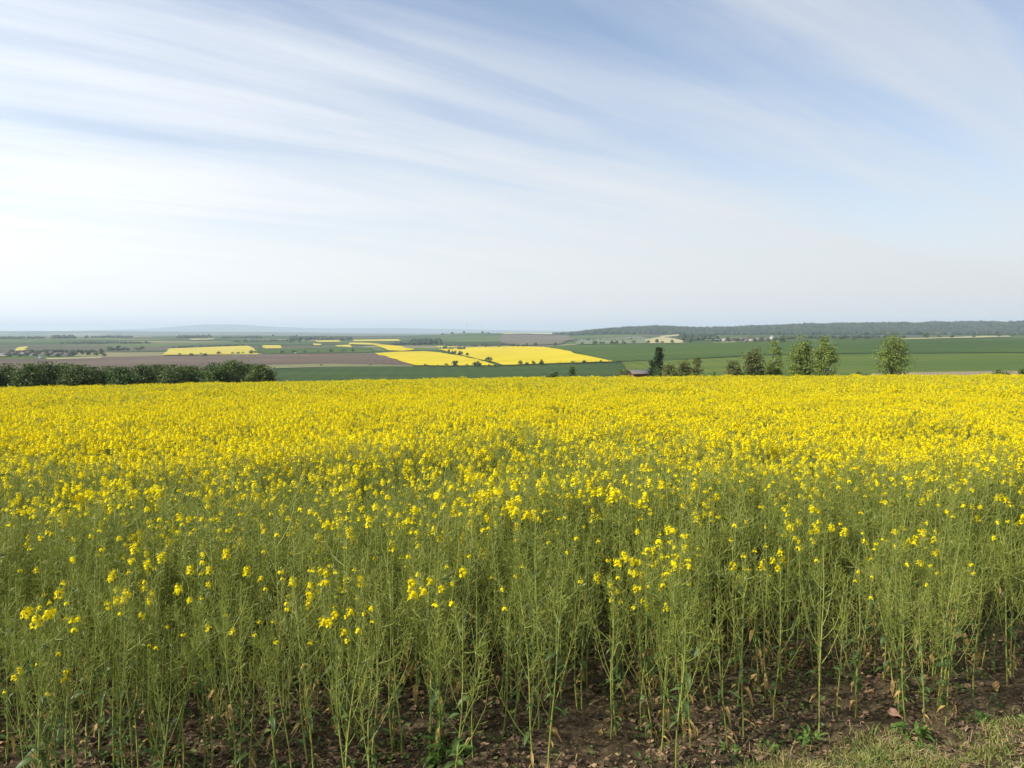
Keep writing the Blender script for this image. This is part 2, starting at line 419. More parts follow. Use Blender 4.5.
def drape(name, label, px, mat, lift=None, step=None, y0=105.0):
    field_no[0] += 1
    pts = [hit(u, v, y0) for u, v in px]
    dist = sum(p[1] for p in pts) / len(pts)
    step = step or max(12.0, dist * 0.03)
    lift = (0.7 + 0.0006 * dist + 0.07 * (field_no[0] % 7)) if lift is None else lift
    loop = []
    for i, p in enumerate(pts):
        q = pts[(i + 1) % len(pts)]
        n = max(1, int(math.hypot(q[0] - p[0], q[1] - p[1]) / step))
        for k in range(n):
            loop.append((p[0] + (q[0] - p[0]) * k / n, p[1] + (q[1] - p[1]) * k / n))
    amp = min(0.15 * step, 0.0011 * dist); loop = [(p[0] + amp * rng.normal(), p[1] + amp * rng.normal()) for p in loop]
    xs = [p[0] for p in loop]; ys = [p[1] for p in loop]
    vs = [Vector(p) for p in loop]; nb = len(loop)
    sx = max(step, (max(xs) - min(xs)) / 60); sy = max(step, (max(ys) - min(ys)) / 60)
    for gx in np.arange(min(xs) + sx / 2, max(xs), sx):
        for gy in np.arange(min(ys) + sy / 2, max(ys), sy):
            vs.append(Vector((gx + rng.uniform(-.2, .2) * sx, gy + rng.uniform(-.2, .2) * sy)))
    r = delaunay_2d_cdt(vs, [(i, (i + 1) % nb) for i in range(nb)], [], 1, 1e-3)
    V = np.array([(p[0], p[1]) for p in r[0]]); Fc = [f for f in r[2] if len(f) == 3]
    if not len(Fc): return None
    Z = H(V[:, 0], V[:, 1]) + lift
    mb = MB(); mb.add(np.column_stack([V, Z]), Fc)
    o = mb.build(name, FM[mat], smooth=True)
    tag(o, label, kind='structure')
    return o

drape('cereal_field', 'dark green cereal field below the ploughed slope', [(255, 371), (250, 394), (440, 392), (640, 388), (640, 377), (618, 364), (560, 364.6), (500, 366.8), (414, 367.2), (330, 367.4)], 'cereal')
drape('meadow', 'tan green strip between ploughed earth and cereal', [(230, 370), (262, 365.6), (330, 364.2), (412, 365.8), (414, 367.4), (330, 367.6), (258, 370)], 'meadow')
drape('ploughed_field', 'wide purplish brown ploughed field', [(-60, 360), (45, 359.6), (130, 357.2), (262, 355), (372, 353.4), (392, 359), (413, 366), (330, 364.4), (262, 365.9), (225, 369), (120, 376), (-60, 386)], 'plough')
drape('cereal_field', 'blue green cereal strip beyond the ploughed field', [(258, 349.5), (280, 350), (340, 347), (372, 349), (372, 353.2), (262, 354.8)], 'cereal2')
drape('rapeseed_field', 'bright yellow rapeseed field left of the dark lane', [(373, 353.9), (400, 352.3), (425, 351.9), (440, 353.2), (462, 357), (480, 361.5), (497, 366.4), (414, 366.4), (394, 359.5)], 'rape')
drape('rapeseed_field', 'bright yellow rapeseed field right of the dark lane', [(438, 349.6), (470, 348), (520, 346.8), (545, 347.6), (562, 350.6), (580, 355.5), (614, 362.6), (560, 364.1), (505, 366.2), (480, 360.2), (460, 355.6)], 'rape')
drape('rapeseed_field', 'thin pale rapeseed field above the lane', [(436, 346.6), (452, 346.9), (468, 347.7), (462, 349.3), (440, 348.4)], 'rapepale')
drape('rapeseed_field', 'small yellow rapeseed block by two trees', [(335, 345.9), (350, 345.2), (351.6, 346), (351, 353.2), (347, 353.2), (343, 350)], 'rapepale')
drape('rapeseed_field', 'yellow wedge of rapeseed beyond the ploughed field', [(372, 345.6), (388, 345.4), (398, 346), (416, 350), (402, 351.6), (390, 351), (382, 348)], 'rape')
drape('rapeseed_field', 'pale yellow strip below the middle wood', [(315, 341), (339, 340.4), (341, 342.4), (320, 342.8)], 'rapepale')
drape('rapeseed_field', 'long pale yellow strip beside the middle wood', [(352, 340.4), (400, 339.6), (400, 341.6), (354, 342)], 'rapepale')
drape('rapeseed_field', 'narrow yellow strip descending to the wedge', [(350, 343.2), (368, 343.4), (386, 345.3), (374, 345.5), (350, 344.8)], 'rapepale')
drape('rapeseed_field', 'tiny yellow strip left of the middle wood', [(313, 344.1), (323, 344.6), (321, 345.9), (315, 346)], 'rapepale')
drape('rapeseed_field', 'broad yellow field beyond the ploughed earth with scattered trees', [(163, 355.8), (170, 349), (210, 347.4), (248, 346.2), (254, 348.4), (257, 355)], 'rapepale')
drape('rapeseed_field', 'short yellow field right of the broad one', [(262.5, 345.9), (280, 345.8), (282.5, 349), (264, 349.2)], 'rapepale')
drape('rapeseed_field', 'little yellow field above the village', [(16, 348), (27, 347), (25, 351), (16, 351.4)], 'rapepale')
drape('rapeseed_field', 'thin yellow strip on the far left ridge', [(187, 339.8), (211, 338.4), (215, 339.9), (192, 340.7)], 'straw')
drape('stubble_strip', 'pale strip between village and ploughed field', [(47, 359), (100, 357.9), (100, 358.7), (47, 360)], 'straw')
drape('stubble_strip', 'pale strip at the village edge', [(-20, 356), (6, 355.8), (6, 357), (-20, 357.2)], 'straw')
drape('cereal_field', 'upper band of the large green field on the right slope', [(545, 347.2), (575, 345.4), (650, 344.6), (760, 342.6), (880, 340.6), (1080, 338.4), (1080, 353.5), (900, 354), (760, 356), (700, 359.4), (625, 362.4), (614, 362.4), (580, 355.2), (562, 350.4)], 'cereal2')
drape('cereal_field', 'lighter lower band of the green field on the right slope', [(622, 362.6), (700, 359.6), (760, 356.2), (900, 354.2), (1080, 353.7), (1080, 371.6), (900, 373.2), (880, 377), (700, 380), (640, 388), (628, 372)], 'cereal3')
drape('farm_track', 'tan field track along the foot of the green slope', [(870, 374.4), (900, 373.4), (1000, 372), (1080, 371.4), (1080, 374.6), (1000, 376), (870, 378)], 'tan')
drape('fallow_field', 'mauve brown fallow field below the pale hilltop', [(500, 335.6), (562, 335.4), (575, 340), (560, 345), (520, 346.2), (500, 343)], 'mauve')
drape('fallow_field', 'grey green fallow behind the tree row', [(575, 340), (640, 337), (668, 342), (650, 344.2), (575, 345)], 'grey')
drape('stubble_field', 'pale straw field on the low hilltop', [(503, 333.4), (530, 332.8), (560, 334.2), (562, 335.2), (500, 335.4)], 'straw')
drape('stubble_field', 'pale curved field below the wooded hill', [(645, 340.6), (662, 336.2), (681, 334.6), (680, 336), (664, 337.6), (683, 341), (684, 343.8), (648, 344.4)], 'straw')
drape('stubble_field', 'pale strip rising to the wood edge', [(693, 333.8), (716, 336.3), (714, 337.6), (694, 335.2)], 'straw')
drape('stubble_field', 'pale field at the left end of the right village', [(700, 344.4), (715, 342.8), (737, 342.2), (735, 343.4), (702, 344.6)], 'straw')
drape('stubble_field', 'pale strip under the right wooded ridge', [(898, 339.4), (975, 336.6), (1013, 336.2), (1013, 337.2), (908, 339.9)], 'straw')
drape('lane_verge', 'dark grassy lane bank between two yellow fields', [(418, 351.7), (440, 352.8), (463, 356.6), (482, 361), (505, 366.3), (497, 366.5), (480, 361.7), (460, 357.2), (438, 353.4)], 'cereal', lift=2.0)

# ------------------------------------------------------------------ far woods: masses of crowns
OCT = np.array([(1, 0, 0), (0, 1, 0), (-1, 0, 0), (0, -1, 0), (0, 0, 1), (0, 0, -0.6)], float)
OCF = np.array([(0, 1, 4), (1, 2, 4), (2, 3, 4), (3, 0, 4), (1, 0, 5), (2, 1, 5), (3, 2, 5), (0, 3, 5)])
def crowns(mb, xy, r, h):
    n = len(xy)
    z = H(xy[:, 0], xy[:, 1])
    jit = 1 + 0.45 * (rng.random((n, 6, 3)) - 0.5)
    a = rng.random(n) * 6.28
    base = OCT[None] * jit
    x = base[..., 0] * np.cos(a)[:, None] - base[..., 1] * np.sin(a)[:, None]
    y = base[..., 0] * np.sin(a)[:, None] + base[..., 1] * np.cos(a)[:, None]
    rr = (r * (0.7 + 0.6 * rng.random(n)))[:, None]
    v = np.stack([xy[:, 0:1] + x * rr, xy[:, 1:2] + y * rr, (z + h * (0.75 + 0.5 * rng.random(n)) - r * 0.7)[:, None] + base[..., 2] * rr], -1)
    f = (OCF[None] + (np.arange(n) * 6)[:, None, None]).reshape(-1, 3)
    mb.add(v.reshape(-1, 3), f)

def inside(poly, P):
    px, py = P[:, 0], P[:, 1]; c = np.zeros(len(P), bool); n = len(poly)
    for i in range(n):
        x1, y1 = poly[i]; x2, y2 = poly[(i + 1) % n]
        k = (y1 > py) != (y2 > py)
        c ^= k & (px < (x2 - x1) * (py - y1) / (y2 - y1 + 1e-9) + x1)
    return c

def wood(label, px, n, r, h, poly=None):
    poly = poly or [hit(u, v) for u, v in px]
    P = np.array(poly); lo, hi = P.min(0), P.max(0)
    Q = rng.uniform(lo, hi, (n * 6, 2)); Q = Q[inside(poly, Q)][:n]
    if not len(Q): return
    mb = MB(); crowns(mb, Q, r, h)
    tag(mb.build('wood', M['wood_far']), label, 'wood', kind='stuff')

ang = lambda a, y: (a * y, y)
wood('long blue wooded ridge behind the right-hand fields', None, 14000, 16, 15,
     [ang(0.06, 5600), ang(0.12, 5200), ang(0.2, 5000), ang(0.3, 4700), ang(0.45, 4300), ang(0.8, 4200), ang(0.8, 6900), ang(0.3, 7000), ang(0.05, 6800)])
wood('dark wood block among the fields in the middle distance', [(411, 345.2), (441, 344.6), (441, 340.6), (413, 341)], 300, 9, 11)
wood('dark trees round the farm beyond the pale strip', [(289, 342.2), (352, 340), (352, 337.6), (290, 337)], 300, 10, 11)
wood('thin line of trees on the low middle rise', [(425, 335.6), (500, 334), (500, 333.0), (440, 333.6)], 260, 12, 12)
wood('small dark wood on the far left ridge', [(176, 338.4), (212, 338), (210, 336.9), (180, 336.9)], 160, 12, 12)
wood('low wood on the ridge above the left village', [(52, 338.6), (75, 338.4), (74, 337.4), (54, 337.4)], 90, 13, 12)
wood('wooded end of the rise by the yellow fields', [(438, 349.3), (466, 350), (466, 348.5), (442, 348)], 50, 5, 5)
wood('dark wooded patch between the pale curved fields', [(678, 341), (716, 339.8), (716, 337.8), (694, 335.6), (680, 337)], 260, 13, 11)

def belt(label, u0, v0, u1, v1, n, r, h, thick=0.35):
    wood(label, [(u0, v0 + thick), (u1, v1 + thick), (u1, v1 - thick), (u0, v0 - thick)], n, r, h)
belt('thin tree belt on the far left skyline', 0, 338.8, 48, 338.2, 70, 9, 9)
belt('tree belt along the ridge beyond the left village', 84, 337.8, 132, 337.6, 80, 9, 10)
belt('tree belt right of the small ridge wood', 222, 337.8, 262, 337.6, 70, 9, 9)
belt('dark hedge along the top of the broad yellow field', 172, 348.2, 246, 345.6, 60, 4, 5)
belt('scrub line behind the left village', 10, 352.6, 110, 351.6, 90, 5, 6)
belt('short scrub line on the green slope above the village', 108, 350.4, 128, 350, 30, 5, 6)
belt('hedge between pale strips and green in the middle', 392, 345.2, 412, 343.8, 30, 6, 7)
belt('long hedge below the middle rise', 446, 346.2, 520, 345.2, 70, 5, 5)
belt('hedge on the slope left of the middle farm', 232, 341.6, 288, 341.2, 60, 7, 6)
belt('dark hedge line on the far green slope', 60, 343.6, 150, 343.2, 90, 7, 6)
belt('broken hedge under the right wooded ridge', 780, 338.8, 900, 337.4, 110, 7, 7)
belt('hedge line across the grey green fallow', 575, 341.2, 640, 339.6, 60, 6, 5)

# ------------------------------------------------------------------ trees
def make_tree(name, label, cat, x, y, h, w, kind='round', n=2200, mat='darkfol', bark='bark', group=None, leaf=0.3, trunks=1, clear=0.12, seed=0, sink=0.15):
    rg = np.random.default_rng(1000 + seed)
    if n > 300: n = int(n * 2.3); leaf *= 0.72
    z = float(H(x, y)) - sink
    t = empty(name, (x, y, z)); tag(t, label, cat, group)
    mb = MB(); tips = []
    for k in range(trunks):
        off = (rg.normal(size=2) * 0.05 * w) if trunks > 1 else np.zeros(2)
        lean = rg.normal(size=2) * (0.14 if trunks > 1 else 0.03) * w
        ts = np.linspace(0, 1, 6)
        hh = h * (0.9 if kind != 'shrub' else 0.7)
        P = np.column_stack([off[0] + lean[0] * ts ** 1.3, off[1] + lean[1] * ts ** 1.3, hh * ts])
        r0 = 0.022 * h / math.sqrt(trunks)
        tube(mb, P, r0 * (1 - 0.85 * ts), 6)
        for j in range(7):
            s = clear + (0.85 - clear) * rg.random(); b = P[0] * (1 - s) + P[-1] * s
            az = rg.random() * 6.28; ln = w * 0.42 * (1.1 - s)
            e = b + np.array([math.cos(az) * ln, math.sin(az) * ln, ln * rg.uniform(0.3, 0.9)])
            mid = (b + e) / 2 + np.array([0, 0, -0.05 * ln])
            tube(mb, [b, mid, e], [r0 * 0.35 * (1.05 - s), r0 * 0.22 * (1.05 - s), r0 * 0.06], 4)
    mb.build('trunk', M[bark], t, smooth=True)
    # crown: uneven clumps of leaf-sized faces
    nc = max(14, n // 44)
    u = rg.random(nc)
    if kind == 'column':
        cz = h * (0.06 + 0.92 * u); rr = 0.5 * w * np.clip(np.sin(np.pi * (0.12 + 0.86 * u)), 0.15, 1) ** 0.6
    elif kind == 'birch':
        cz = h * (clear + (0.97 - clear) * u); rr = 0.5 * w * np.clip(np.sin(np.pi * (0.1 + 0.86 * u ** 0.85)), 0.12, 1) ** 0.8
    elif kind == 'cone':
        cz = h * (0.05 + 0.93 * u); rr = 0.5 * w * (1.05 - u)
    else:
        cz = h * (clear + (0.95 - clear) * u); rr = 0.5 * w * np.sqrt(np.clip(1 - (2 * (u * 0.93 + 0.05) - 0.86) ** 2 / 1.35, 0.05, 1))
    az = rg.random(nc) * 6.28; q = np.sqrt(rg.random(nc)) * (0.86 + 0.28 * rg.random(nc))
    C = np.column_stack([rr * q * np.cos(az), rr * q * np.sin(az), cz])
    if kind in ('birch', 'round', 'shrub'):
        big = rr / rr.max(); sel = rg.choice(nc, nc, p=(big ** 1.6) / (big ** 1.6).sum()); cz = cz[sel] + rg.normal(size=nc) * 0.03 * h; rr = rr[sel]
    az = rg.random(nc) * 6.28; q = np.sqrt(rg.random(nc)) * (0.72 + 0.36 * rg.random(nc))
    C = np.column_stack([rr * q * np.cos(az), rr * q * np.sin(az), cz])
    cs = w * (0.16 if kind == 'column' else 0.095) * (0.6 + 0.9 * rg.random(nc))
    pick = rg.integers(0, nc, n)
    P = C[pick] + rg.normal(size=(n, 3)) * cs[pick][:, None] * np.array([1, 1, 0.75])
    P[:, 2] = np.clip(P[:, 2], 0.03 * h, h)
    outw = unit(P - np.array([0, 0, 0.45 * h]))
    cb = MB(); cards(cb, P, leaf, rg, outward=outw, up=0.25)
    cb.build('crown', M[mat], t)
    return t

def at_dist(u, v, y):
    d = ray(u, v); return d[0] * y, y, CZ + d[2] * y

def tree_top(u, top, hw, y, **k):
    x, y, zt = at_dist(u, top, y)
    h = zt - float(H(x, y)) + 0.15
    return make_tree(k.pop('name'), k.pop('label'), k.pop('cat', 'tree'), x, y, h, 2 * hw * y / F, **k)

# hedgerow on the left
hedge = [(-12, 366, 15), (8, 366, 14), (27, 364.8, 13), (45, 366, 13), (61, 364.5, 13), (78, 366.5, 13), (93, 367.8, 12), (109, 368.6, 12), (124, 368.8, 11),
         (141, 368, 13), (158, 366.4, 13), (174, 366.6, 13), (190, 368.8, 11), (203, 371, 9), (217, 364.4, 13), (234, 363.2, 14), (249, 364, 13), (262, 366, 11)]
for i, (u, tp, hw) in enumerate(hedge):
    yy = 138 + 5 * math.sin(i * 2.1) + 0.02 * u
    if i == 13:
        lab, grp = 'lowest shrub filling the dip in the long hedgerow', None
    elif i == 17:
        lab, grp = 'rounded dark shrub at the open end of the hedgerow by the green field', None
    else:
        lab, grp = 'dense dark green shrub standing in the long hedgerow behind the rapeseed', 'shrubs of the long hedgerow'
    tree_top(u + rng.normal() * 1.5, tp - 1.2 + rng.normal() * 1.2, hw * rng.uniform(1.0, 1.3), yy, name='hedgerow_shrub', label=lab, cat='shrub', kind='shrub', n=2900, mat=('darkfol', 'hedge2', 'darkfol', 'hedge3')[i % 4], group=grp, leaf=0.24, clear=0.03, seed=i, trunks=2)

T1 = 'birch_tree'
tree_top(893, 333, 15.5, 165, name=T1, label='lone airy birch with several trunks and gaps in its crown', kind='birch', n=2000, mat='birch', bark='bark', leaf=0.26, trunks=4, clear=0.12, seed=41)
tree_top(826, 336, 11.5, 168, name=T1, label='leafy birch at the open end of the tree group', kind='birch', n=2300, mat='birch', bark='birchbark', leaf=0.26, trunks=2, clear=0.06, seed=42)
tree_top(801, 335.5, 12.5, 172, name=T1, label='broadest birch of the group, with a pointed top', kind='birch', n=2900, mat='birch', bark='bark', leaf=0.27, trunks=2, clear=0.05, seed=43)
tree_top(775, 341, 8, 176, name=T1, label='slender pale green birch between two broader trees', kind='birch', n=1300, mat='birch', bark='birchbark', leaf=0.26, clear=0.05, seed=44)
tree_top(755, 344, 10.5, 172, name=T1, label='dark conical birch next to the low round bush', kind='birch', n=2200, mat='dullfol', bark='bark', leaf=0.27, clear=0.04, seed=45)
tree_top(734, 360, 9, 170, name='round_bush', label='low round olive bush at the foot of the birches', cat='bush', kind='shrub', n=1500, mat='dullfol', leaf=0.24, clear=0.03, seed=46, trunks=2)
tree_top(697, 355, 7, 185, name='bare_tree', label='thin brownish tree with sparse leaves beside the bushes', kind='birch', n=700, mat='dullfol', leaf=0.24, clear=0.08, seed=47, trunks=2)
tree_top(684, 359, 9, 188, name='round_bush', label='rounded grey green bush beside the thin brownish tree', cat='bush', kind='shrub', n=1300, mat='dullfol', leaf=0.25, clear=0.03, seed=48)
tree_top(669, 361, 8, 190, name='round_bush', label='small olive bush right of the dark columnar tree', cat='bush', kind='shrub', n=1000, mat='dullfol', leaf=0.25, clear=0.03, seed=49)
tree_top(659, 347.5, 4.2, 210, name='columnar_poplar', label='dark narrow columnar poplar near the barn', kind='column', n=2600, mat='poplar', leaf=0.24, clear=0.04, seed=50)
tree_top(653, 360, 4.5, 212, name='round_bush', label='small dark bush at the foot of the columnar poplar', cat='bush', kind='round', n=700, mat='poplar', leaf=0.25, clear=0.25, seed=51)
tree_top(660, 369, 9, 205, name='round_bush', label='low dark bush between barn and poplar', cat='bush', kind='shrub', n=900, mat='darkfol', leaf=0.24, clear=0.02, seed=52)
tree_top(623, 367.5, 7, 235, name='round_bush', label='brownish bush at the left gable of the barn', cat='bush', kind='shrub', n=900, mat='dullfol', leaf=0.27, clear=0.03, seed=53)
tree_top(572, 366.5, 5.5, 240, name='small_tree', label='small dark conical tree standing alone before the green field', kind='cone', n=1000, mat='darkfol', leaf=0.28, clear=0.03, seed=54)
tree_top(554, 371.5, 6, 235, name='round_bush', label='low dark bush near the small conical tree', cat='bush', kind='shrub', n=700, mat='darkfol', leaf=0.28, clear=0.03, seed=55)
tree_top(859, 370, 5, 180, name='round_bush', label='little dark bush between the birch group and the lone birch', cat='bush', kind='shrub', n=500, mat='darkfol', leaf=0.24, clear=0.02, seed=56)
tree_top(1003, 369, 9, 180, name='round_bush', label='dark low bush beside the tan field track', cat='bush', kind='shrub', n=900, mat='darkfol', leaf=0.25, clear=0.02, seed=57)
tree_top(1023, 368.5, 7, 182, name='round_bush', label='dark low bush past the end of the tan track', cat='bush', kind='shrub', n=800, mat='darkfol', leaf=0.25, clear=0.02, seed=58)
tree_top(712, 371, 5, 186, name='round_bush', label='tiny yellowish bush in the gap between bushes and birches', cat='bush', kind='shrub', n=400, mat='birch', leaf=0.24, clear=0.02, seed=59)
for i, (u, tp) in enumerate([(301, 378.6), (309, 379), (437, 375.8), (381, 379.4), (463, 377)]):
    tree_top(u, tp, 4.5, 150 + 4 * i, name='round_bush', label='low scrubby bush peeping over the far rim of the rapeseed', cat='bush', kind='shrub', n=350, mat='dullfol', leaf=0.22, clear=0.02, seed=60 + i, group='scrub along the far rim of the field')

# far single trees, standing on the land
def far_tree(u, v, hpx, wpx, label, group, i, cat='tree', mat='darkfol', y0=105.0):
    x, y = hit(u, v, y0)
    h = hpx * y / F; w = wpx * y / F
    make_tree('field_tree' if cat == 'tree' else 'field_bush', label, cat, x, y, h, w, kind='round' if cat == 'tree' else 'shrub', n=170, mat=mat, group=group,
              leaf=max(0.5, 0.16 * h), clear=0.22 if cat == 'tree' else 0.03, seed=200 + i)
k = 0
rows = [
 ('small dark tree in the row along the top of the right green slope', 'trees along the top of the green slope',
  [(527, 346.6, 3.4, 3), (535, 346.4, 4, 4), (555, 346, 3.6, 4), (582, 344.6, 3, 3), (595, 344.8, 4, 5), (602, 344.6, 3, 5), (612, 344.4, 4, 3.4), (616, 344.4, 4.4, 4), (624, 344.4, 4, 5), (634, 344, 3.6, 4), (648, 343.8, 3.4, 4), (657, 343.6, 4.6, 4), (662, 343.8, 3.2, 3.4), (672, 343.6, 3.8, 4), (690, 343, 3.4, 3.6), (717, 342.6, 3.4, 5), (729, 342.4, 3.6, 4.5)]),
 ('tree on the pale strip below the long wooded ridge', 'trees below the wooded ridge',
  [(841, 340, 4.2, 4), (854, 340, 2.6, 4), (867, 339.4, 3.6, 4.4), (904, 339, 3.4, 4.6), (926, 338.4, 5.4, 5), (939, 338.2, 4, 4), (951, 338.2, 4, 4.6), (974, 337.6, 3.2, 3), (999, 337, 2.8, 3), (1011, 336.8, 4, 4.4)]),
 ('roadside tree along the lane between the two yellow fields', 'trees along the lane',
  [(449, 354, 5, 2), (452, 354, 3.4, 3), (455, 354.2, 3.6, 2.6), (460.5, 355.6, 4.8, 4.6), (467, 356.4, 3.6, 3)]),
 ('small tree on the broad yellow field beyond the ploughed earth', 'trees on the broad yellow field',
  [(180, 355.4, 2.4, 3), (192, 356.4, 3.6, 4.6), (201, 354.8, 2.2, 2.4), (205, 356.6, 3.6, 5), (219, 354.6, 3, 3.4), (232.5, 354.4, 2.6, 3), (238, 354.4, 2.8, 3.4), (243, 354, 2.4, 2.6), (251, 354.2, 4, 3.4), (255, 353.6, 2.8, 2.6)]),
 ('small dark tree in the row along the far edge of the ploughed field', 'trees along the ploughed field',
  [(282, 353.8, 3.4, 3.4), (294, 353.6, 3.6, 4), (305, 353.4, 2.8, 3.4), (318, 353, 2.6, 3.4), (331, 352.8, 3.2, 4), (343, 352.6, 3.6, 3.6), (352.5, 352.4, 4, 3)]),
 ('dark tree on the skyline of the right-hand yellow field', 'trees above the yellow field',
  [(486, 347.8, 4.4, 2.6), (499, 347.2, 2.6, 4), (513, 347, 3.2, 4), (518, 347, 3, 3.4), (523, 347, 3, 3)]),
 ('small tree at the foot of the right-hand yellow field', 'trees at the foot of the yellow field',
  [(520.5, 365.4, 4.6, 4), (526.5, 365.6, 3.6, 4), (533.5, 365, 4.4, 3.6), (541, 365.4, 5.6, 5), (560, 364.6, 3, 4), (573, 364.4, 4, 3.4), (584, 364, 4, 4), (596, 363.6, 2.4, 3), (601, 363.4, 3, 3), (609, 363.4, 2.8, 3)]),
]
for lab, grp, L_ in rows:
    for (u, v, hp, wp) in L_:
        far_tree(u, v, hp, wp, lab, grp, k); k += 1
for (u, v, hp, wp, lab, cat) in [
    (477, 367.2, 6.6, 10, 'large spreading bush where the lane meets the green field', 'bush'),
    (489, 363.4, 6.2, 7, 'round tree standing right of the lane end', 'tree'),
    (487.5, 367.6, 3.4, 7, 'low bush below the round tree at the lane end', 'bush'),
    (495, 367, 3, 4, 'small bush right of the lane end', 'bush'),
    (502, 366.8, 2.2, 8, 'long low bush along the foot of the yellow field', 'bush'),
    (455, 367, 6, 6.4, 'round tree on the rim between yellow field and green field', 'tree'),
    (446.5, 367, 3.6, 3.6, 'little tree left of the round one on the green field rim', 'tree'),
    (425, 366.8, 3, 6, 'bush by the tip of the ploughed field', 'bush'),
    (438, 367, 2, 5, 'very low bush on the green field rim', 'bush'),
    (467, 367, 3, 5, 'low bush left of the large spreading bush', 'bush'),
    (617, 364.6, 3.2, 8, 'dark hedge bush at the pointed tip of the yellow field', 'bush'),
    (782, 342.8, 5.4, 8, 'broad dark tree at the edge of the right village', 'tree'),
    (321, 366.4, 2.2, 4, 'small bush on the tan strip', 'bush'),
    (370, 365.8, 2, 4, 'tiny bush on the tan strip near the green field', 'bush'),
    (258, 349, 2.4, 12, 'dark thicket between the two yellow blocks', 'bush'),
    (273, 336.6, 2.2, 2.4, 'single tree on the far left skyline', 'tree')]:
    far_tree(u, v, hp, wp, lab, None, k, cat); k += 1

# ------------------------------------------------------------------ buildings
M['plaster'] = plain_mat('plaster_white', (0.34, 0.33, 0.31), (0.46, 0.45, 0.43), 0.4)
M['plaster2'] = plain_mat('plaster_grey', (0.11, 0.105, 0.10), (0.18, 0.17, 0.16), 0.4)
M['tile'] = plain_mat('roof_tile', (0.06, 0.042, 0.037), (0.10, 0.065, 0.055), 0.8)
M['slate'] = plain_mat('roof_slate', (0.10, 0.095, 0.10), (0.18, 0.17, 0.17), 0.8)
M['barnwall'] = plain_mat('barn_boards', (0.09, 0.028, 0.02), (0.15, 0.05, 0.035), 1.6)
M['barnroof'] = plain_mat('barn_roof', (0.095, 0.08, 0.07), (0.16, 0.14, 0.125), 0.9)
M['glass'] = plain_mat('dark_window', (0.02, 0.022, 0.025), (0.04, 0.042, 0.045), 1.0, 0.2)
def house(name, label, cat, x, y, L, W, hw, hr, rz, wallm, roofm, group=None, windows=True, sink=0.4):
    z = float(H(x, y)) - sink
    t = empty(name, (x, y, z), rz); tag(t, label, cat, group)
    mb = MB(); box(mb, -L / 2, L / 2, -W / 2, W / 2, 0, hw)
    for s in (-1, 1):
        mb.add([(s * L / 2, -W / 2, hw), (s * L / 2, W / 2, hw), (s * L / 2, 0, hw + hr - 0.05)], [(0, 1, 2)])
    mb.build('wall', M[wallm], t)
    rb = MB(); e = 0.35; d = 0.18
    for s in (-1, 1):
        sl = hr / (W / 2); yo = s * (W / 2 + e); zo = hw - sl * e
        v = [(-L / 2 - e, yo, zo), (L / 2 + e, yo, zo), (L / 2 + e, 0, hw + hr), (-L / 2 - e, 0, hw + hr)]
        v2 = [(a, b, c + d) for a, b, c in v]
        rb.add(v + v2, [(0, 1, 2, 3), (4, 7, 6, 5), (0, 4, 5, 1), (1, 5, 6, 2), (3, 7, 4, 0), (2, 6, 7, 3)])
    rf = rb.build('roof', M[roofm], t)
    if windows:
        cb = MB(); box(cb, L * 0.18, L * 0.18 + 0.7, 0.4, 1.1, hw + hr * 0.5, hw + hr + 0.9); cb.build('chimney', M['tile'], rf)
        for s in (-1, 1):
            for j in (-0.28, 0.05, 0.3):
                wb = MB(); ya, yb = sorted((s * (W / 2 + 0.03), s * (W / 2 - 0.1)))
                box(wb, j * L - 0.55, j * L + 0.55, ya, yb, hw * 0.45, hw * 0.8); wb.build('window', M['glass'], t)
    return t

x, y, zt = at_dist(641, 370.2, 236)
barn = house('barn', 'low red boarded barn with a pale grey roof beyond the rapeseed', 'barn', x, y, 6.6, 6.0, zt - float(H(x, y)) - 0.9 + 0.4, 0.9, rad(8), 'barnwall', 'barnroof', windows=False)
db = MB(); box(db, -2.6, -0.4, -3.06, -2.9, 0.3, 3.2); db.build('door', M['slate'], barn)

vill = [(4, 356.2), (14, 355.2), (19, 354.4), (24, 355.6), (29, 354.2), (34, 356), (41, 358.4), (45, 355.4), (51, 354.6), (56, 356.4), (62, 355.2), (68, 356.2)]
for i, (u, v) in enumerate(vill):
    x, y = hit(u, v)
    white = i == 6
    house('village_house', 'white walled house at the near edge of the left village' if white else 'small house with dark red roof in the left village', 'house', x, y, 13 + i % 4, 9, 4.5, 3.8, rad(20 + 47 * i), 'plaster' if white else 'plaster2', 'tile' if i % 3 else 'slate', None if white else 'houses of the left village')
for i, (u, v) in enumerate([(2, 354.8), (9, 357.2), (11, 355), (21, 356.8), (27, 357), (32, 354), (38, 354.6), (48, 356.6), (54, 354.2), (59, 357), (66, 354.6), (72, 356), (76, 355), (82, 354.2), (88, 355.2), (92, 353.8), (96, 355.6), (101, 354), (104, 356.2), (110, 350.8), (118, 350.6), (137, 350), (142, 350)]):
    far_tree(u, v, 3.4 + (i % 3) * 0.7, 4.5 + (i % 4) * 0.6, 'bushy tree among and beyond the houses of the left village', 'trees of the left village', 300 + i)
vill2 = [(718, 342.2), (724, 341), (732, 341.4), (741, 340.8), (746, 341.6), (752, 340.8), (758, 341.4), (765, 340.6)]
for i, (u, v) in enumerate(vill2):
    x, y = hit(u, v)
    house('village_house', 'small house of the village under the wooded ridge', 'house', x, y, 15 + i % 5, 10, 5, 4.5, rad(10 + 61 * i), 'plaster' if i % 4 == 1 else 'plaster2', 'tile' if i % 3 else 'slate', 'houses of the right village')
x, y = hit(771.5, 340.8)
house('village_house', 'tall white gabled house standing out in the right village', 'house', x, y, 9, 9, 11, 6, rad(85), 'plaster', 'slate')
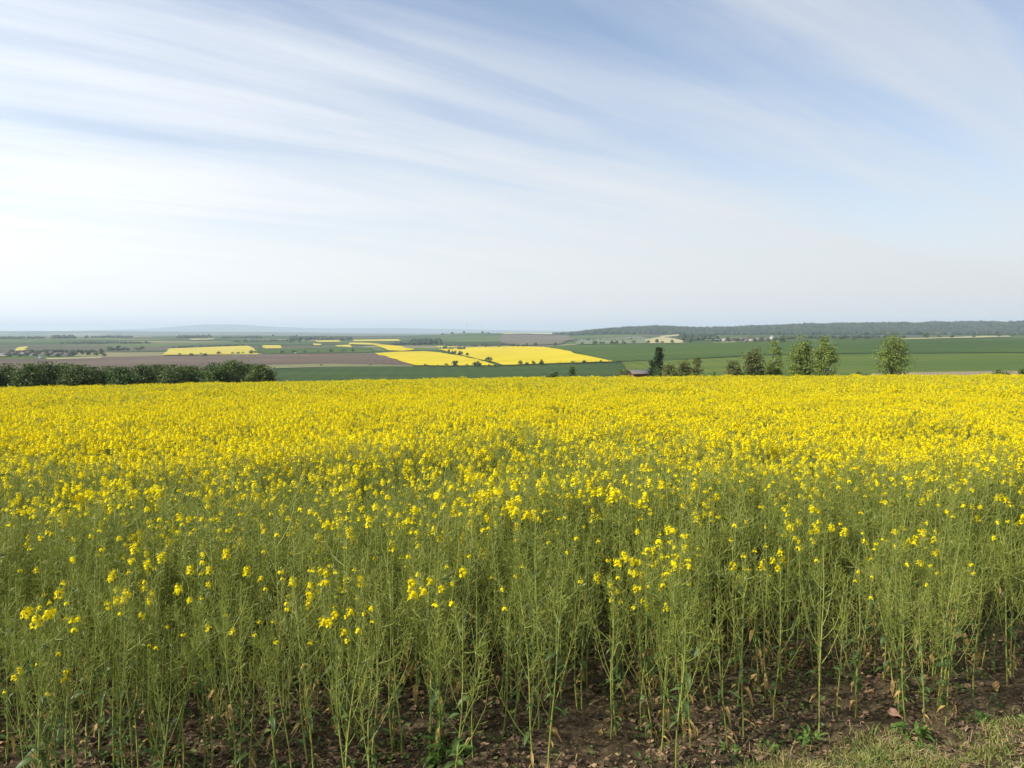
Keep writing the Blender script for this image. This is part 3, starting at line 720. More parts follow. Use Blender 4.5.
for i, (u, v) in enumerate([(713, 342), (728, 340.4), (737, 341.4), (749, 340.2), (755, 342), (762, 341.6), (768, 341.8), (775, 341.2)]):
    far_tree(u, v, 3.2 + (i % 3) * 0.5, 4 + (i % 4) * 0.5, 'small round tree between the houses of the right village', 'trees of the right village', 340 + i)
x, y = hit(296, 354)
house('field_shed', 'small white shed on the far edge of the ploughed field', 'shed', x, y, 9, 5, 2.6, 1.2, 0.1, 'plaster', 'plaster', windows=False)

M['turbine'] = plain_mat('turbine_white', (0.55, 0.55, 0.56), (0.68, 0.68, 0.68), 0.1, 0.5)
for i, (u, v, a) in enumerate([(466.3, 333.6, 0.3), (481.5, 333.2, 0.9)]):
    d = ray(u, v); y = 7600.0 + 300 * i; x = d[0] * y
    z = float(H(x, y)); hub = CZ + ray(u, 324.4)[2] * y - z
    t = empty('wind_turbine', (x, y, z - 1)); tag(t, 'pale three-bladed wind turbine on the hazy horizon', 'wind turbine', 'turbines on the horizon')
    mb = MB(); tube(mb, [(0, 0, 0), (0, 0, hub * .5), (0, 0, hub)], [2.4, 1.9, 1.3], 10); mb.build('tower', M['turbine'], t, True)
    mb = MB(); box(mb, -1.8, 1.8, -4, 5, hub - 1.5, hub + 2); mb.build('nacelle', M['turbine'], t)
    mb = MB(); tube(mb, [(0, -7, hub), (0, -5.5, hub), (0, -4, hub)], [0.4, 1.6, 1.8], 8); mb.build('hub', M['turbine'], t, True)
    for j in range(3):
        b = a + j * 2.0944; mb = MB()
        c, s = math.sin(b), math.cos(b)
        P = [(c * q, -5.5, hub + s * q) for q in (1, 10, 28, 45)]
        tube(mb, P, [0.9, 1.7, 1.1, 0.25], 5); mb.build('blade', M['turbine'], t, True)

# ------------------------------------------------------------------ near soil, verge and path
def edge_y(x):
    """front edge of the crop"""
    x = np.asarray(x, float)
    return 3.88 + np.where(x > 0, 0.315 * x, 0.07 * x)

def path_off(x): return 0.36 + 0.35 * np.clip(2.5 - np.asarray(x, float), 0, 1.5)

def soil_relief(x, y):
    d = np.hypot(x, y); fade = np.clip((16 - d) / 6, 0, 1)
    n = (vnoise(x * 3, y * 3, 1) - .5) * 0.06 + (vnoise(x * 9, y * 9, 2) - .5) * 0.05 + (vnoise(x * 22, y * 22, 3) - .5) * 0.045 + (vnoise(x * 47, y * 47, 4) - .5) * 0.03
    verge = sst(0.05, 0.5, edge_y(x) - y)
    return n * fade * (1 - 0.6 * verge) + 0.05 * verge
def G(x, y): return H(x, y) + soil_relief(x, y)

def build_soil():
    th = np.radians(np.linspace(-56, 56, 330)); r = [2.2]
    while r[-1] < 3.2: r.append(r[-1] + 0.08)
    while r[-1] < 125: r.append(r[-1] * (1.0065 if r[-1] < 12 else 1.02))
    T, R = np.meshgrid(th, np.array(r)); X = R * np.sin(T); Y = R * np.cos(T)
    Y2 = np.minimum(Y, 99.0); Z = G(X, Y2) + np.where(R > 12, 0.02, 0)
    idx = np.arange(X.size).reshape(X.shape)
    f = np.stack([idx[:-1, :-1], idx[:-1, 1:], idx[1:, 1:], idx[1:, :-1]], -1).reshape(-1, 4)
    keep = (Y.ravel()[f] < 99.0).any(1)
    mb = MB(); mb.add(np.stack([X, Y2, Z], -1).reshape(-1, 3), f[keep])
    m, nt, out = new_mat('field_soil'); N = nt.nodes; L = nt.links
    g = N.new('ShaderNodeNewGeometry')
    n1 = N.new('ShaderNodeTexNoise'); n1.inputs['Scale'].default_value = 1.7; n1.inputs['Detail'].default_value = 4
    n2 = N.new('ShaderNodeTexNoise'); n2.inputs['Scale'].default_value = 28; n2.inputs['Detail'].default_value = 6; n2.inputs['Roughness'].default_value = 0.7
    for n in (n1, n2): L.new(g.outputs['Position'], n.inputs['Vector'])
    ad = N.new('ShaderNodeMath'); ad.operation = 'MULTIPLY_ADD'; L.new(n2.outputs['Fac'], ad.inputs[0]); ad.inputs[1].default_value = 0.65
    m2 = N.new('ShaderNodeMath'); m2.operation = 'MULTIPLY'; m2.inputs[1].default_value = 0.35; L.new(n1.outputs['Fac'], m2.inputs[0]); L.new(m2.outputs[0], ad.inputs[2])
    c = ramp(nt, ad.outputs[0], [(0.3, (0.024, 0.018, 0.010)), (0.46, (0.062, 0.046, 0.026)), (0.58, (0.125, 0.092, 0.052)), (0.7, (0.25, 0.19, 0.115))])
    b = N.new('ShaderNodeBump'); b.inputs['Strength'].default_value = 0.8; b.inputs['Distance'].default_value = 0.03; L.new(n2.outputs['Fac'], b.inputs['Height'])
    p = N.new('ShaderNodeBsdfPrincipled'); p.inputs['Roughness'].default_value = 0.95; p.inputs['Specular IOR Level'].default_value = 0.1
    L.new(c, p.inputs['Base Color']); L.new(b.outputs[0], p.inputs['Normal']); L.new(p.outputs[0], out.inputs['Surface'])
    tag(mb.build('field_soil', m, smooth=True), 'dark crumbly soil of the rapeseed field', kind='structure')
build_soil()

def build_path():
    xs = np.linspace(-1.5, 9, 260); ts = np.linspace(0, 1, 24)
    X, Tt = np.meshgrid(xs, ts)
    near = edge_y(X) - 1.9 + 0.12 * (vnoise(X * 1.5, X * 0, 5) - .5); far = edge_y(X) - path_off(X) + 0.16 * (vnoise(X * 1.8, X * 0 + 4, 6) - .5)
    Y = near + (far - near) * Tt
    Z = G(X, Y) + 0.012 - 0.03 * np.abs(2 * Tt - 1) ** 4
    idx = np.arange(X.size).reshape(X.shape)
    f = np.stack([idx[:-1, :-1], idx[:-1, 1:], idx[1:, 1:], idx[1:, :-1]], -1).reshape(-1, 4)
    mb = MB(); mb.add(np.stack([X, Y, Z], -1).reshape(-1, 3), f)
    m = plain_mat('path_earth', (0.18, 0.125, 0.07), (0.36, 0.265, 0.16), 14.0, 0.95)
    tag(mb.build('dirt_path', m, smooth=True), 'bare tan earth of the path along the field', kind='structure')
build_path()

def blades(mb, x, y, h, rg, w=0.004, lean=0.5, mat=0):
    n = len(x); z = G(x, y)
    az = rg.random(n) * 6.28; a2 = rg.random(n) * 6.28
    base = np.column_stack([x, y, z - 0.005]); side = np.column_stack([np.cos(az), np.sin(az), np.zeros(n)]) * w
    ln = (h * lean * rg.random(n))[:, None]
    d = np.column_stack([np.cos(a2), np.sin(a2), np.zeros(n)])
    mid = base + d * ln * 0.35 + np.column_stack([0 * x, 0 * x, h * 0.6])
    tip = base + d * ln + np.column_stack([0 * x, 0 * x, h * (0.75 + 0.25 * rg.random(n))])
    v = np.stack([base - side, base + side, mid + side * 0.8, mid - side * 0.8, tip], 1)
    i = (np.arange(n) * 5)[:, None]
    mb.add(v.reshape(-1, 3), i + np.array([[0, 1, 2, 3]]), mat)
    mb.add(np.zeros((0, 3)), np.zeros((0, 3), int))
    mb.f3.append(i + np.array([[3, 2, 4]]) + (mb.n - len(v) * 5)); mb.m3.append(np.full(n, mat, np.int32))

def build_grass():
    rg = np.random.default_rng(11)
    n = 240000
    x = rg.uniform(-1.0, 6.5, n); off = rg.uniform(-0.35, 2.2, n); y = edge_y(x) - off
    clump = vnoise(x * 4, y * 4, 31) * 0.6 + vnoise(x * 13, y * 13, 32) * 0.4
    dens = sst(-0.32, 0.12, off - 0.12 + 0.25 * (clump - .5)) * np.where((off > path_off(x) + 0.05) & (off < path_off(x) + 0.75), 0.22, 1.0)
    k = (rg.random(n) < dens * sst(0.2, 0.6, clump)) & (np.hypot(x, y) < 9) & (y > 2.5)
    x, y, off, clump = x[k], y[k], off[k], clump[k]
    h = (0.018 + 0.045 * rg.random(len(x)) ** 1.6) * (0.5 + 1.1 * clump)
    dry = rg.random(len(x)) < 0.08 + 0.5 * vnoise(x * 3, y * 3, 33)
    mb = MB()
    blades(mb, x[~dry], y[~dry], h[~dry], rg, 0.0032, 1.5, 0)
    blades(mb, x[dry], y[dry], h[dry] * 0.8, rg, 0.003, 2.6, 1)
    tag(mb.build('verge_grass', [M['grass'], M['drygrass']]), 'short dry grass on the verge between path and crop', 'grass', kind='stuff')
build_grass()

def build_litter():
    rg = np.random.default_rng(13)
    n = 80000
    r = rg.uniform(3.3, 7.6, n); a = np.radians(rg.uniform(-38, 38, n)); x = r * np.sin(a); y = r * np.cos(a)
    k = (y > edge_y(x) - 0.45) & (rg.random(n) < 0.15 + 0.85 * sst(0.3, 0.75, 0.6 * vnoise(x * 2.2, y * 2.2, 41) + 0.4 * vnoise(x * 7, y * 7, 42))); x, y = x[k], y[k]
    n = len(x); mb = MB()
    # crumpled leaf scraps: a bent strip of two unequal pieces
    c = np.column_stack([x, y, G(x, y) + 0.006])
    L_ = 0.005 + 0.024 * rg.random(n) ** 2.4; az = rg.random(n) * 6.28
    up = unit(rg.normal(size=(n, 3)) * 0.55 + np.array([0, 0, 1.0]))
    d = unit(np.column_stack([np.cos(az), np.sin(az), 0 * az]) - up * 0.2 * rg.normal(size=(n, 1))); s = np.cross(up, d)
    w = (L_ * (0.25 + 0.55 * rg.random(n)))[:, None]; L_ = L_[:, None]; j = lambda: 0.6 + 0.8 * rg.random((n, 1))
    v = np.stack([c - d * L_ * j(), c - d * L_ * 0.3 + s * w * j() + up * w * 0.5 * j(), c - d * L_ * 0.2 - s * w * j() + up * w * 0.5, c + d * L_ * 0.5 + s * w * 0.8 * j() + up * w * 0.8, c + d * L_ * 0.4 - s * w * j(), c + d * L_ * j() + up * w * j()], 1)
    i = np.arange(n)[:, None] * 6
    f = np.concatenate([i + np.array([[0, 2, 1]]), i + np.array([[1, 2, 4]]), i + np.array([[1, 4, 3]]), i + np.array([[3, 4, 5]])])
    mb.add(v.reshape(-1, 3), f)
    mb.m3[-1][:] = np.tile(rg.choice(3, n, p=(0.48, 0.38, 0.14)), 4)
    q = rg.choice(n, 2200); m = len(q); az = rg.random(m) * 6.28; ln = rg.uniform(.01, .06, m)
    d = np.column_stack([np.cos(az) * ln, np.sin(az) * ln, rg.uniform(-.1, .3, m) * ln]); s = np.column_stack([-np.sin(az), np.cos(az), 0 * az]) * 0.002
    b = c[q] + np.array([0, 0, 0.006])
    mb.add(np.stack([b - d - s, b - d + s, b + d + s, b + d - s], 1).reshape(-1, 3), np.arange(m * 4).reshape(-1, 4), 3)
    tag(mb.build('leaf_litter', [M['litter_dark'], M['litter'], M['litter_green'], M['drygrass']]), 'withered brown leaf scraps and straw scattered over the soil', 'leaf litter', kind='stuff')
build_litter()

def build_seedlings():
    rg = np.random.default_rng(17)
    n = 1500
    x = rg.uniform(-4.5, 5.5, n); y = edge_y(x) + rg.uniform(-0.35, 1.6, n) ** 1.0
    k = vnoise(x * 2.5, y * 2.5, 91) > 0.52; x, y = x[k], y[k]
    P = []
    for i in range(len(x)):
        m = int(rg.integers(4, 10)); az = rg.random(m) * 6.28; rr = 0.012 + 0.03 * rg.random(m)
        px = x[i] + rr * np.cos(az); py = y[i] + rr * np.sin(az)
        P.append(np.column_stack([px, py, G(px, py) + 0.012 + 0.035 * rg.random(m)]))
    P = np.concatenate(P)
    mb = MB(); cards(mb, P, 0.013, rg, up=1.4)
    tag(mb.build('ground_cover', M['seedling']), 'tiny green seedlings sprouting on the soil between the stalks', 'seedlings', kind='stuff')
M['seedling'] = plant_mat('seedling_green', [(0.05, 0.10, 0.022), (0.10, 0.16, 0.035), (0.16, 0.22, 0.05)], 0.3, 0.5, 8, rnd=0.0)
build_seedlings()

# ------------------------------------------------------------------ rapeseed plants
def leaf_blade(L, W, droop, rg, waves=True):
    """one leaf pointing along +X from the origin, folded at its midrib"""
    mb = MB(); k = 5; t = np.linspace(0, 1, k)
    wid = W * np.array([0.22, 0.8, 1.0, 0.7, 0.04])
    x = L * t; z = droop * L * (0.5 * t - 1.1 * t ** 2)
    wv = rg.uniform(-1, 1, k) * W * 0.35 if waves else np.zeros(k)
    mid = np.column_stack([x, np.zeros(k), z])
    lf = np.column_stack([x, wid / 2, z + wid * 0.25 + wv]); rt = np.column_stack([x, -wid / 2, z + wid * 0.25 - wv])
    f = []
    for i in range(k - 1):
        f += [(i, i + 1, k + i + 1, k + i), (2 * k + i, 2 * k + i + 1, i + 1, i)]
    mb.add(np.concatenate([mid, lf, rt]), f)
    return mb

def flower_head(nf, spread, hgt, rg, ps=0.0085):
    """raceme top: open four-petalled flowers round a knot of buds; materials 0 petal, 1 bud"""
    mb = MB()
    for i in range(nf):
        t = (i + rg.random()) / nf
        az = i * 2.4 + rg.random(); rr = spread * (0.45 + 0.65 * rg.random()) * (1 - 0.45 * t)
        c = np.array([math.cos(az) * rr, math.sin(az) * rr, hgt * t + 0.004 * rg.normal()])
        nrm = unit(np.array([math.cos(az) * 0.8, math.sin(az) * 0.8, 0.55 + 0.4 * t]) + 0.25 * rg.normal(size=3))
        a = unit(np.cross(nrm, [0.3, 0.2, 1.0])); b = np.cross(nrm, a)
        for j in range(4):
            th = j * math.pi / 2 + 0.4; d = a * math.cos(th) + b * math.sin(th); s = -a * math.sin(th) + b * math.cos(th)
            p = ps * (0.85 + 0.3 * rg.random())
            mb.add([c, c + d * p * 0.7 + s * p * 0.55 + nrm * p * 0.25, c + d * p * 1.25 + nrm * p * 0.1, c + d * p * 0.7 - s * p * 0.55 + nrm * p * 0.25], [(0, 1, 2, 3)], 0)
        # pedicel
        e = np.array([0, 0, max(0, c[2] - 0.012)]); s = a * 0.0008
        mb.add([e - s, e + s, c + s, c - s], [(0, 1, 2, 3)], 1)
    for i in range(7):
        c = np.array([*(rg.normal(size=2) * 0.004), hgt + 0.004 + rg.random() * 0.008]); r = 0.0032
        mb.add(OCT * np.array([r, r, r * 1.8]) + c, OCF, 1)
    return mb

def grow(rg, bloom):
    """one plant: skeleton, pods and where its leaves and flower heads sit"""
    Ht = rg.uniform(1.08, 1.30)
    stem = MB(); pods = MB(); heads = []; leaves = []
    sway = rg.normal(size=2) * 0.055
    ts = np.linspace(0, 1, 9)
    P = np.column_stack([sway[0] * ts ** 1.5 + 0.01 * np.sin(ts * 7 + rg.random() * 6), sway[1] * ts ** 1.5 + 0.01 * np.cos(ts * 6 + rg.random() * 6), Ht * ts])
    P[0, :2] = 0
    tube(stem, P, np.interp(ts, [0, .5, 1], [0.0058, 0.0048, 0.0014]), 5)
    def along(C, s):
        q = s * (len(C) - 1); i = min(int(q), len(C) - 2); f = q - i
        return C[i] * (1 - f) + C[i + 1] * f, unit(C[i + 1] - C[i])
    def podded(C, s0, s1, n, ln):
        for j in range(n):
            s = s0 + (s1 - s0) * (j + rg.random()) / n
            p, d = along(C, s)
            az = j * 2.4 + rg.random() * 0.9
            a = unit(np.cross(d, [0.2, 0.9, 0.3])); b = np.cross(d, a)
            o = a * math.cos(az) + b * math.sin(az)
            young = (s - s0) / (s1 - s0)
            l = ln * (1.05 - 0.55 * young) * rg.uniform(0.8, 1.15)
            dd = unit(d * rg.uniform(0.15, 0.8) + o * 0.95)
            k = p + dd * l * 0.28
            tip = k + unit(dd + np.array([0, 0, 0.3])) * l * 0.85
            s_ = unit(np.cross(dd, o + rg.normal(size=3) * 0.5)) * 0.0018
            m = (k + tip) / 2
            pods.add([p - s_ * .3, p + s_ * .3, k + s_ * .5, k - s_ * .5, m + s_, m - s_, tip], [(0, 1, 2, 3), (3, 2, 4, 5)])
            pods.add([m + s_, m - s_, tip], [(1, 0, 2)])
    tips = [(P, 1.0)]
    nb = int(rg.integers(7, 11))
    for i in range(nb):
        s = 0.25 + 0.62 * (i + rg.random() * 0.8) / nb
        b, _ = along(P, s); az = i * 2.4 + rg.random()
        out = np.array([math.cos(az), math.sin(az), 0])
        top = Ht * rg.uniform(0.82, 1.03)
        ln = max(0.14, top - b[2]); sp = rg.uniform(0.06, 0.19) + 0.08 * ln
        t = np.linspace(0, 1, 6)
        C = b + out * (sp * (1 - (1 - t) ** 2))[:, None] + np.array([0, 0, 1.0]) * (ln * (0.72 * t + 0.28 * t ** 2))[:, None] + rg.normal(size=(6, 3)) * 0.006 * t[:, None]
        tube(stem, C, np.linspace(0.0028, 0.0009, 6), 3)
        tips.append((C, rg.random()))
        if rg.random() < 0.75:
            leaves.append((b, az + rg.normal() * .3, rg.uniform(0.045, 0.09), rg.uniform(-0.3, 0.5), 'leaf'))
    for i, (C, q) in enumerate(tips):
        full = 1.0 if i == 0 else 0.7
        podded(C, 0.28 if i else 0.62, 0.97, int((46 if i == 0 else 32) * (1.0 if bloom < 0.5 else 0.55)), 0.062)
        if bloom >= 0.5:
            if rg.random() < 0.9: heads.append((C[-1], rg.uniform(0.7, 1.15), int(rg.integers(0, 4))))
        else:
            if rg.random() < bloom: heads.append((C[-1], rg.uniform(0.6, 1.0), int(rg.integers(2, 4)) if rg.random() < 0.7 else 1))
    for i in range(int(rg.integers(7, 12))):
        s = rg.uniform(0.06, 0.50); b, _ = along(P, s)
        old = rg.random() < (0.55 if s < 0.22 else 0.12)
        leaves.append((b, rg.random() * 6.28, rg.uniform(0.04, 0.12), rg.uniform(-0.7, 0.8) - (0.7 if old else 0), 'oldleaf' if old else 'leaf'))
    return dict(stem=stem, pods=pods, heads=heads, leaves=leaves)

prg = np.random.default_rng(5)
HEADS = [flower_head(26, 0.033, 0.060, prg, 0.0088), flower_head(20, 0.030, 0.046, prg, 0.0088), flower_head(13, 0.026, 0.034, prg), flower_head(7, 0.020, 0.022, prg)]
LEAVES = [leaf_blade(1.0, w, d, prg) for w, d in ((0.24, 0.5), (0.28, 0.9), (0.20, 0.3), (0.32, 1.2))]
PLANTS = [grow(prg, b) for b in (0.0, 0.0, 0.0, 0.04, 0.08, 0.12, 0.16, 0.22, 0.3, 0.45)] + [grow(prg, 0.8) for _ in range(6)]
PM = [M['stem'], M['pod'], M['leaf'], M['oldleaf'], M['petal'], M['bud']]

def head_matrix(h): return Matrix.Translation(Vector(h[0])) @ Matrix.Scale(h[1], 4)
def leaf_matrix(l): return Matrix.Translation(Vector(l[0])) @ Matrix.Rotation(l[1], 4, 'Z') @ Matrix.Rotation(-l[3], 4, 'Y') @ Matrix.Scale(l[2], 4)

def joined(p):
    mb = MB(); I = Matrix.Identity(4)
    mb.merge(p['stem'], I, {0: 0}); mb.merge(p['pods'], I, {0: 1})
    for i, l in enumerate(p['leaves']): mb.merge(LEAVES[i % 4], leaf_matrix(l), {0: 2 if l[4] == 'leaf' else 3})
    for h in p['heads']: mb.merge(HEADS[h[2]], head_matrix(h), {0: 4, 1: 5})
    return mb

def clump(rg, lo=3, hi=7):
    """a patch of flowering crop for the middle and far field"""
    mb = MB(); n = 13
    for i in range(n):
        rr = 0.42 * math.sqrt((i + .5) / n); az = i * 2.4 + rg.random(); b = np.array([rr * math.cos(az), rr * math.sin(az), 0]); ht = rg.uniform(1.05, 1.3)
        s = np.array([math.cos(az), math.sin(az), 0]) * 0.006
        top = b + np.array([rg.normal() * .03, rg.normal() * .03, ht])
        mb.add([b - s, b + s, top + s * .4, top - s * .4], [(0, 1, 2, 3)], 0)
        g = b + np.column_stack([rg.normal(size=(26, 2)) * 0.10, ht * (1 - 0.55 * rg.random(26) ** 1.3)])
        nrm = unit(rg.normal(size=(26, 3)) * np.array([1, 1, .4])); d = unit(np.array([0, 0, 1.0]) + 0.6 * rg.normal(size=(26, 3))) * 0.07; w = unit(np.cross(nrm, d)) * 0.006
        mb.add(np.stack([g - d, g + w, g + d, g - w], 1).reshape(-1, 3), np.arange(104).reshape(-1, 4), 1)
        for j in range(int(rg.integers(lo, hi))):
            a2 = rg.random() * 6.28; q = 0.17 * math.sqrt(rg.random())
            c = top + np.array([q * math.cos(a2), q * math.sin(a2), -abs(rg.normal()) * 0.09])
            pc = c + rg.normal(size=(11, 3)) * np.array([0.020, 0.020, 0.022])
            cards(mb, pc, 0.016, rg, 4, up=0.5, aspect=1.5)
    return mb

protos = bpy.data.collections.new('rapeseed_prototypes')
def proto(name, mb):
    o = bpy.data.objects.new(name, mb.mesh(name, PM)); protos.objects.link(o)
for i, p in enumerate(PLANTS): proto('plant_%02d' % i, joined(p))
NCL = 6
for i in range(NCL): proto('plant_%02d' % (len(PLANTS) + i), clump(prg, *((2, 6), (3, 6), (3, 7), (4, 7), (1, 3), (1, 5))[i]))

# where the plants stand
def scatter(r0, r1, dens, half=38.5):
    a = math.radians(half); area = a * (r1 * r1 - r0 * r0)
    n = int(area * dens)
    r = np.sqrt(rng.uniform(r0 * r0, r1 * r1, n)); t = rng.uniform(-a, a, n)
    return r * np.sin(t), r * np.cos(t)

X1, Y1 = scatter(2.6, 32, 42)
xl = rng.uniform(-6, -1.5, 520); yl = rng.uniform(2.5, 6.5, 520)      # the crop goes on past the frame's sides
X1 = np.concatenate([X1, xl[np.abs(np.arctan2(xl, yl)) > rad(38.5)]]); Y1 = np.concatenate([Y1, yl[np.abs(np.arctan2(xl, yl)) > rad(38.5)]])
into = Y1 - edge_y(X1)
R1_ = np.hypot
gap = vnoise(X1 * 1.6 + 3, Y1 * 1.6, 51)
keep_p = np.clip(0.42 + 0.30 * into + 0.05 * np.clip(-X1, 0, 3), 0, 1) * np.where(R1_(X1, Y1) > 13, 0.72, 1.0) * (into > 0) * np.where(gap < 0.36, 0.35 + 0.13 * np.clip(into, 0, 5), 1.0)
k = rng.random(len(X1)) < keep_p
X1, Y1, into = X1[k], Y1[k], into[k]
R1 = np.hypot(X1, Y1)
patch = vnoise(X1 * 0.35, Y1 * 0.35, 61) * 0.6 + vnoise(X1 * 1.1, Y1 * 1.1, 62) * 0.4
pb = np.clip(0.075 + 0.17 * sst(6.5, 9.5, R1 + (patch - 0.5) * 5) + 0.76 * sst(7.4, 12.2, R1 + (patch - 0.5) * 6.0 + 0.12 * -X1), 0, 1)
inb = rng.random(len(X1)) < pb
var = np.where(inb, rng.integers(10, 16, len(X1)), rng.integers(0, 10, len(X1)))
hvar = 0.86 + 0.24 * vnoise(X1 * 0.8, Y1 * 0.8, 71) + rng.normal(size=len(X1)) * 0.085
hvar *= 0.86 + 0.14 * np.clip(into / 1.5, 0, 1)
X2, Y2 = scatter(31, 122, 3.3)
k = (Y2 < 97.5 + 1.2 * vnoise(X2 * 0.2, X2 * 0, 81)); X2, Y2 = X2[k], Y2[k]
thin = 0.55 * vnoise(X2 * 0.06, Y2 * 0.03, 83) + 0.45 * vnoise(X2 * 0.2, Y2 * 0.09, 84) + rng.normal(size=len(X2)) * 0.07
var2 = np.where(thin < 0.42, rng.integers(20, 22, len(X2)), rng.integers(16, 20, len(X2))); hv2 = 0.88 + 0.2 * vnoise(X2 * 0.25, Y2 * 0.25, 72) + rng.normal(size=len(X2)) * 0.085

# the 300 that show largest are plants of their own
ok = (np.abs(X1 / Y1) < 0.655) & (Y1 > 4.0)
order = np.argsort(np.where(ok, R1, 1e9))[:300]
leaf_me = {(i, m): LEAVES[i].mesh('leaf', [M[m]], True) for i in range(4) for m in ('leaf', 'oldleaf')}
head_me = [h.mesh('flower_cluster', [M['petal'], M['bud']]) for h in HEADS]
stem_me = {}; pod_me = {}
def plant_thing(i):
    v = int(var[i]); p = PLANTS[v]
    if v not in stem_me:
        stem_me[v] = p['stem'].mesh('stem', [M['stem']], True); pod_me[v] = p['pods'].mesh('seed_pods', [M['pod']])
    t = empty('rapeseed_plant', (X1[i], Y1[i], float(G(X1[i], Y1[i])) - 0.01), rng.random() * 6.28)
    t.rotation_euler.x = rng.normal() * 0.055; t.rotation_euler.y = rng.normal() * 0.055
    s = float(hvar[i]); t.scale = (s, s, s)
    def part(name, me, Mx=None):
        o = bpy.data.objects.new(name, me); o.parent = t
        if Mx is not None: o.matrix_local = Mx
        col.objects.link(o); return o
    part('stem', stem_me[v]); tag(part('seed_pods', pod_me[v]), kind='stuff')
    for q, l in enumerate(p['leaves']): part('leaf', leaf_me[(q % 4, l[4])], leaf_matrix(l))
    for h in p['heads']: part('flower_cluster', head_me[h[2]], head_matrix(h))
    nh = len(p['heads']); no = sum(l[4] == 'oldleaf' for l in p['leaves'])
    num = ('no', 'one', 'two', 'three', 'four', 'five', 'six', 'seven', 'eight', 'nine', 'ten', 'eleven', 'twelve')
    where = 'on soil rim' if into[i] < 0.5 else 'inside field edge'
    size = 'short' if hvar[i] < 0.9 else ('tall' if hvar[i] > 1.02 else 'podded')
    tag(t, '%s rapeseed plant with %s yellow flower head%s and %s withered %s %s' % (size, num[min(nh, 12)], '' if nh == 1 else 's', num[min(no, 12)], 'leaf' if no == 1 else 'leaves', where),
        'rapeseed plant', 'rapeseed plants along the front of the field')
for i in order: plant_thing(int(i))

def build_crop():
    m = np.ones(len(X1), bool); m[order] = False
    x = np.concatenate([X1[m], X2]); y = np.concatenate([Y1[m], Y2]); v = np.concatenate([var[m], var2]); s = np.concatenate([hvar[m], hv2])
    n = len(x)
    me = bpy.data.meshes.new('rapeseed_crop'); me.vertices.add(n)
    me.vertices.foreach_set('co', np.column_stack([x, y, G(x, y) - 0.01]).astype(np.float32).ravel())
    a = me.attributes.new('variant', 'INT', 'POINT'); a.data.foreach_set('value', v.astype(np.int32))
    a = me.attributes.new('size', 'FLOAT', 'POINT'); a.data.foreach_set('value', s.astype(np.float32))
    a = me.attributes.new('turn', 'FLOAT_VECTOR', 'POINT')
    a.data.foreach_set('vector', np.column_stack([rng.normal(size=n) * .075, rng.normal(size=n) * .075, rng.random(n) * 6.28]).astype(np.float32).ravel())
    for mm in PM: me.materials.append(mm)
    me.update()
    o = bpy.data.objects.new('rapeseed_crop', me); col.objects.link(o)
    ng = bpy.data.node_groups.new('stand_of_rapeseed', 'GeometryNodeTree')
    ng.interface.new_socket('Geometry', in_out='INPUT', socket_type='NodeSocketGeometry')
    ng.interface.new_socket('Geometry', in_out='OUTPUT', socket_type='NodeSocketGeometry')
    N = ng.nodes; L = ng.links
    gi = N.new('NodeGroupInput'); go = N.new('NodeGroupOutput'); ip = N.new('GeometryNodeInstanceOnPoints'); ci = N.new('GeometryNodeCollectionInfo')
    ci.inputs['Collection'].default_value = protos; ci.inputs['Separate Children'].default_value = True; ci.inputs['Reset Children'].default_value = True
    def attr(nm, ty):
        q = N.new('GeometryNodeInputNamedAttribute'); q.data_type = ty; q.inputs['Name'].default_value = nm; return q.outputs['Attribute']
    L.new(gi.outputs[0], ip.inputs['Points']); L.new(ci.outputs[0], ip.inputs['Instance']); ip.inputs['Pick Instance'].default_value = True
    L.new(attr('variant', 'INT'), ip.inputs['Instance Index']); L.new(attr('turn', 'FLOAT_VECTOR'), ip.inputs['Rotation']); L.new(attr('size', 'FLOAT'), ip.inputs['Scale'])
    L.new(ip.outputs[0], go.inputs[0])
    md = o.modifiers.new('crop', 'NODES'); md.node_group = ng
    tag(o, 'dense flowering rapeseed filling the field to its far rim', 'crop', kind='stuff')
    print('crop instances', n)
build_crop()

# ------------------------------------------------------------------ weeds and fallen leaves
def weed(u, v, size, n, label, seed, mat='weed', group=None):
    rg = np.random.default_rng(seed); x, y = near_ground(u, v)
    t = empty('weed', (x, y, float(G(x, y)) - 0.01)); tag(t, label, 'weed', group)
    mes = [leaf_blade(1.0, w, d, rg).mesh('leaf', [M[mat]], True) for w, d in ((0.38, 0.6), (0.48, 0.9), (0.3, 0.2))]
    for i in range(n):
        o = bpy.data.objects.new('leaf', mes[i % 3]); o.parent = t; col.objects.link(o)
        rr = size * 0.35 * math.sqrt(rg.random()); az = rg.random() * 6.28
        o.matrix_local = Matrix.Translation((rr * math.cos(az), rr * math.sin(az), size * 0.3 * rg.random())) @ Matrix.Rotation(az + rg.normal() * .6, 4, 'Z') @ Matrix.Rotation(-rg.uniform(-0.1, 1.0), 4, 'Y') @ Matrix.Scale(size * rg.uniform(0.25, 0.5), 4)
weed(446, 764, 0.24, 42, 'bright green leafy weed clump sprouting from the open soil', 1)
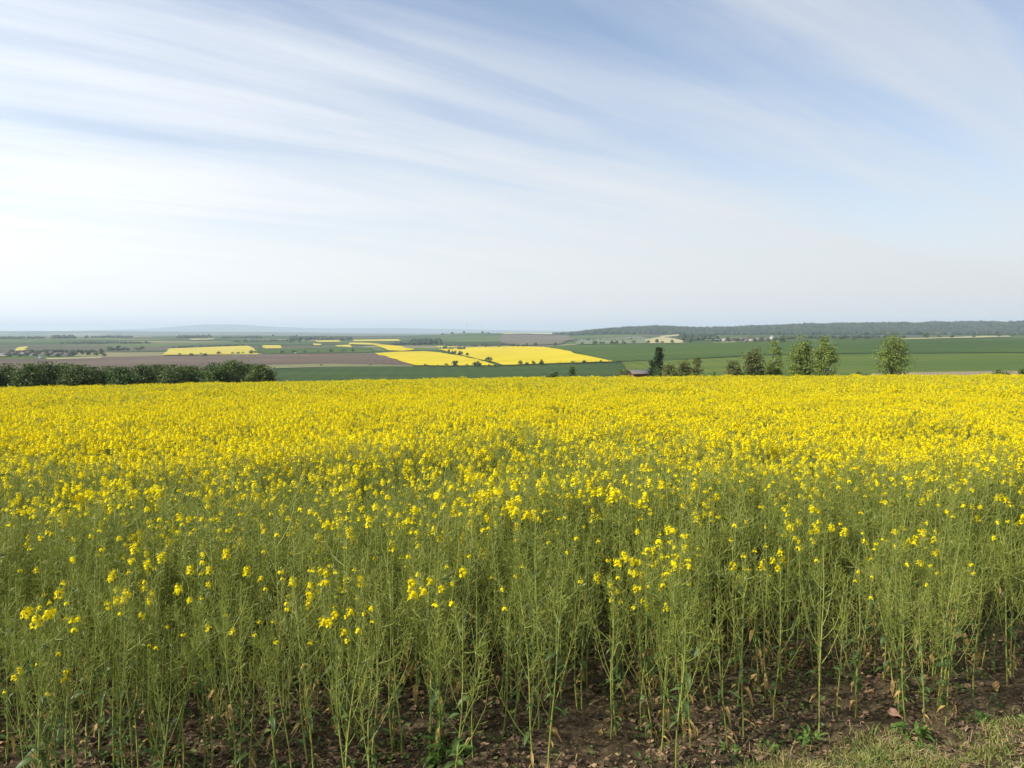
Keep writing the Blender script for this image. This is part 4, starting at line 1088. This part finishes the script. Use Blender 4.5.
weed(912, 738, 0.20, 26, 'green leafy weed at the foot of a tall stalk by the verge', 2)
weed(810, 742, 0.15, 18, 'low weed on the soil rim beside the verge grass', 3)
weed(768, 752, 0.13, 16, 'small weed where the verge grass begins', 4)
weed(730, 758, 0.12, 14, 'tiny weed between two stalks at the soil rim', 5)
weed(985, 722, 0.17, 20, 'leafy weed under the stalks above the bare path', 6)
weed(640, 758, 0.12, 12, 'small dull weed on bare soil near the field rim', 7, 'leaf')
for i, (u, v, s, lab, m) in enumerate([
    (823, 712, 0.085, 'reddish pink fallen leaf on the dark soil', 'pinkleaf'), (886, 712, 0.10, 'long pink fallen leaf lying on the soil', 'pinkleaf'),
    (547, 732, 0.11, 'orange tan withered leaf between two stalks', 'oldleaf'), (640, 708, 0.08, 'pale pink fallen leaf near a thick stalk', 'pinkleaf'),
    (600, 738, 0.09, 'curled tan leaf beside a stalk foot', 'oldleaf'), (107, 725, 0.10, 'ochre withered leaf in the shaded gap', 'oldleaf'),
    (995, 690, 0.10, 'straw coloured fallen leaf below the far right stalks', 'oldleaf')]):
    x, y = near_ground(u, v); rg = np.random.default_rng(90 + i)
    mb = leaf_blade(s, s * 0.5, 0.3, rg); mb.v[0][:, 2] += 0.02
    o = mb.build('fallen_leaf', M[m], smooth=True); o.location = (x, y, float(G(x, y)) + 0.012); o.rotation_euler = (0.2, 0.1, rg.random() * 6.28)
    tag(o, lab, 'leaf')

# ------------------------------------------------------------------ the hazy air
def build_haze():
    mb = MB(); box(mb, -40000, 40000, -40000, 40000, LAND_Z[0] - 1.0, LAND_Z[1] + 15.0)
    m, nt, out = new_mat('haze')
    v = nt.nodes.new('ShaderNodeVolumePrincipled')
    v.inputs['Color'].default_value = (0.72, 0.87, 1.0, 1); v.inputs['Density'].default_value = 5.1e-5; v.inputs['Anisotropy'].default_value = 0.1
    nt.links.new(v.outputs[0], out.inputs['Volume'])
    tag(mb.build('haze', m), 'thin pale haze over the whole countryside', kind='stuff')
build_haze()
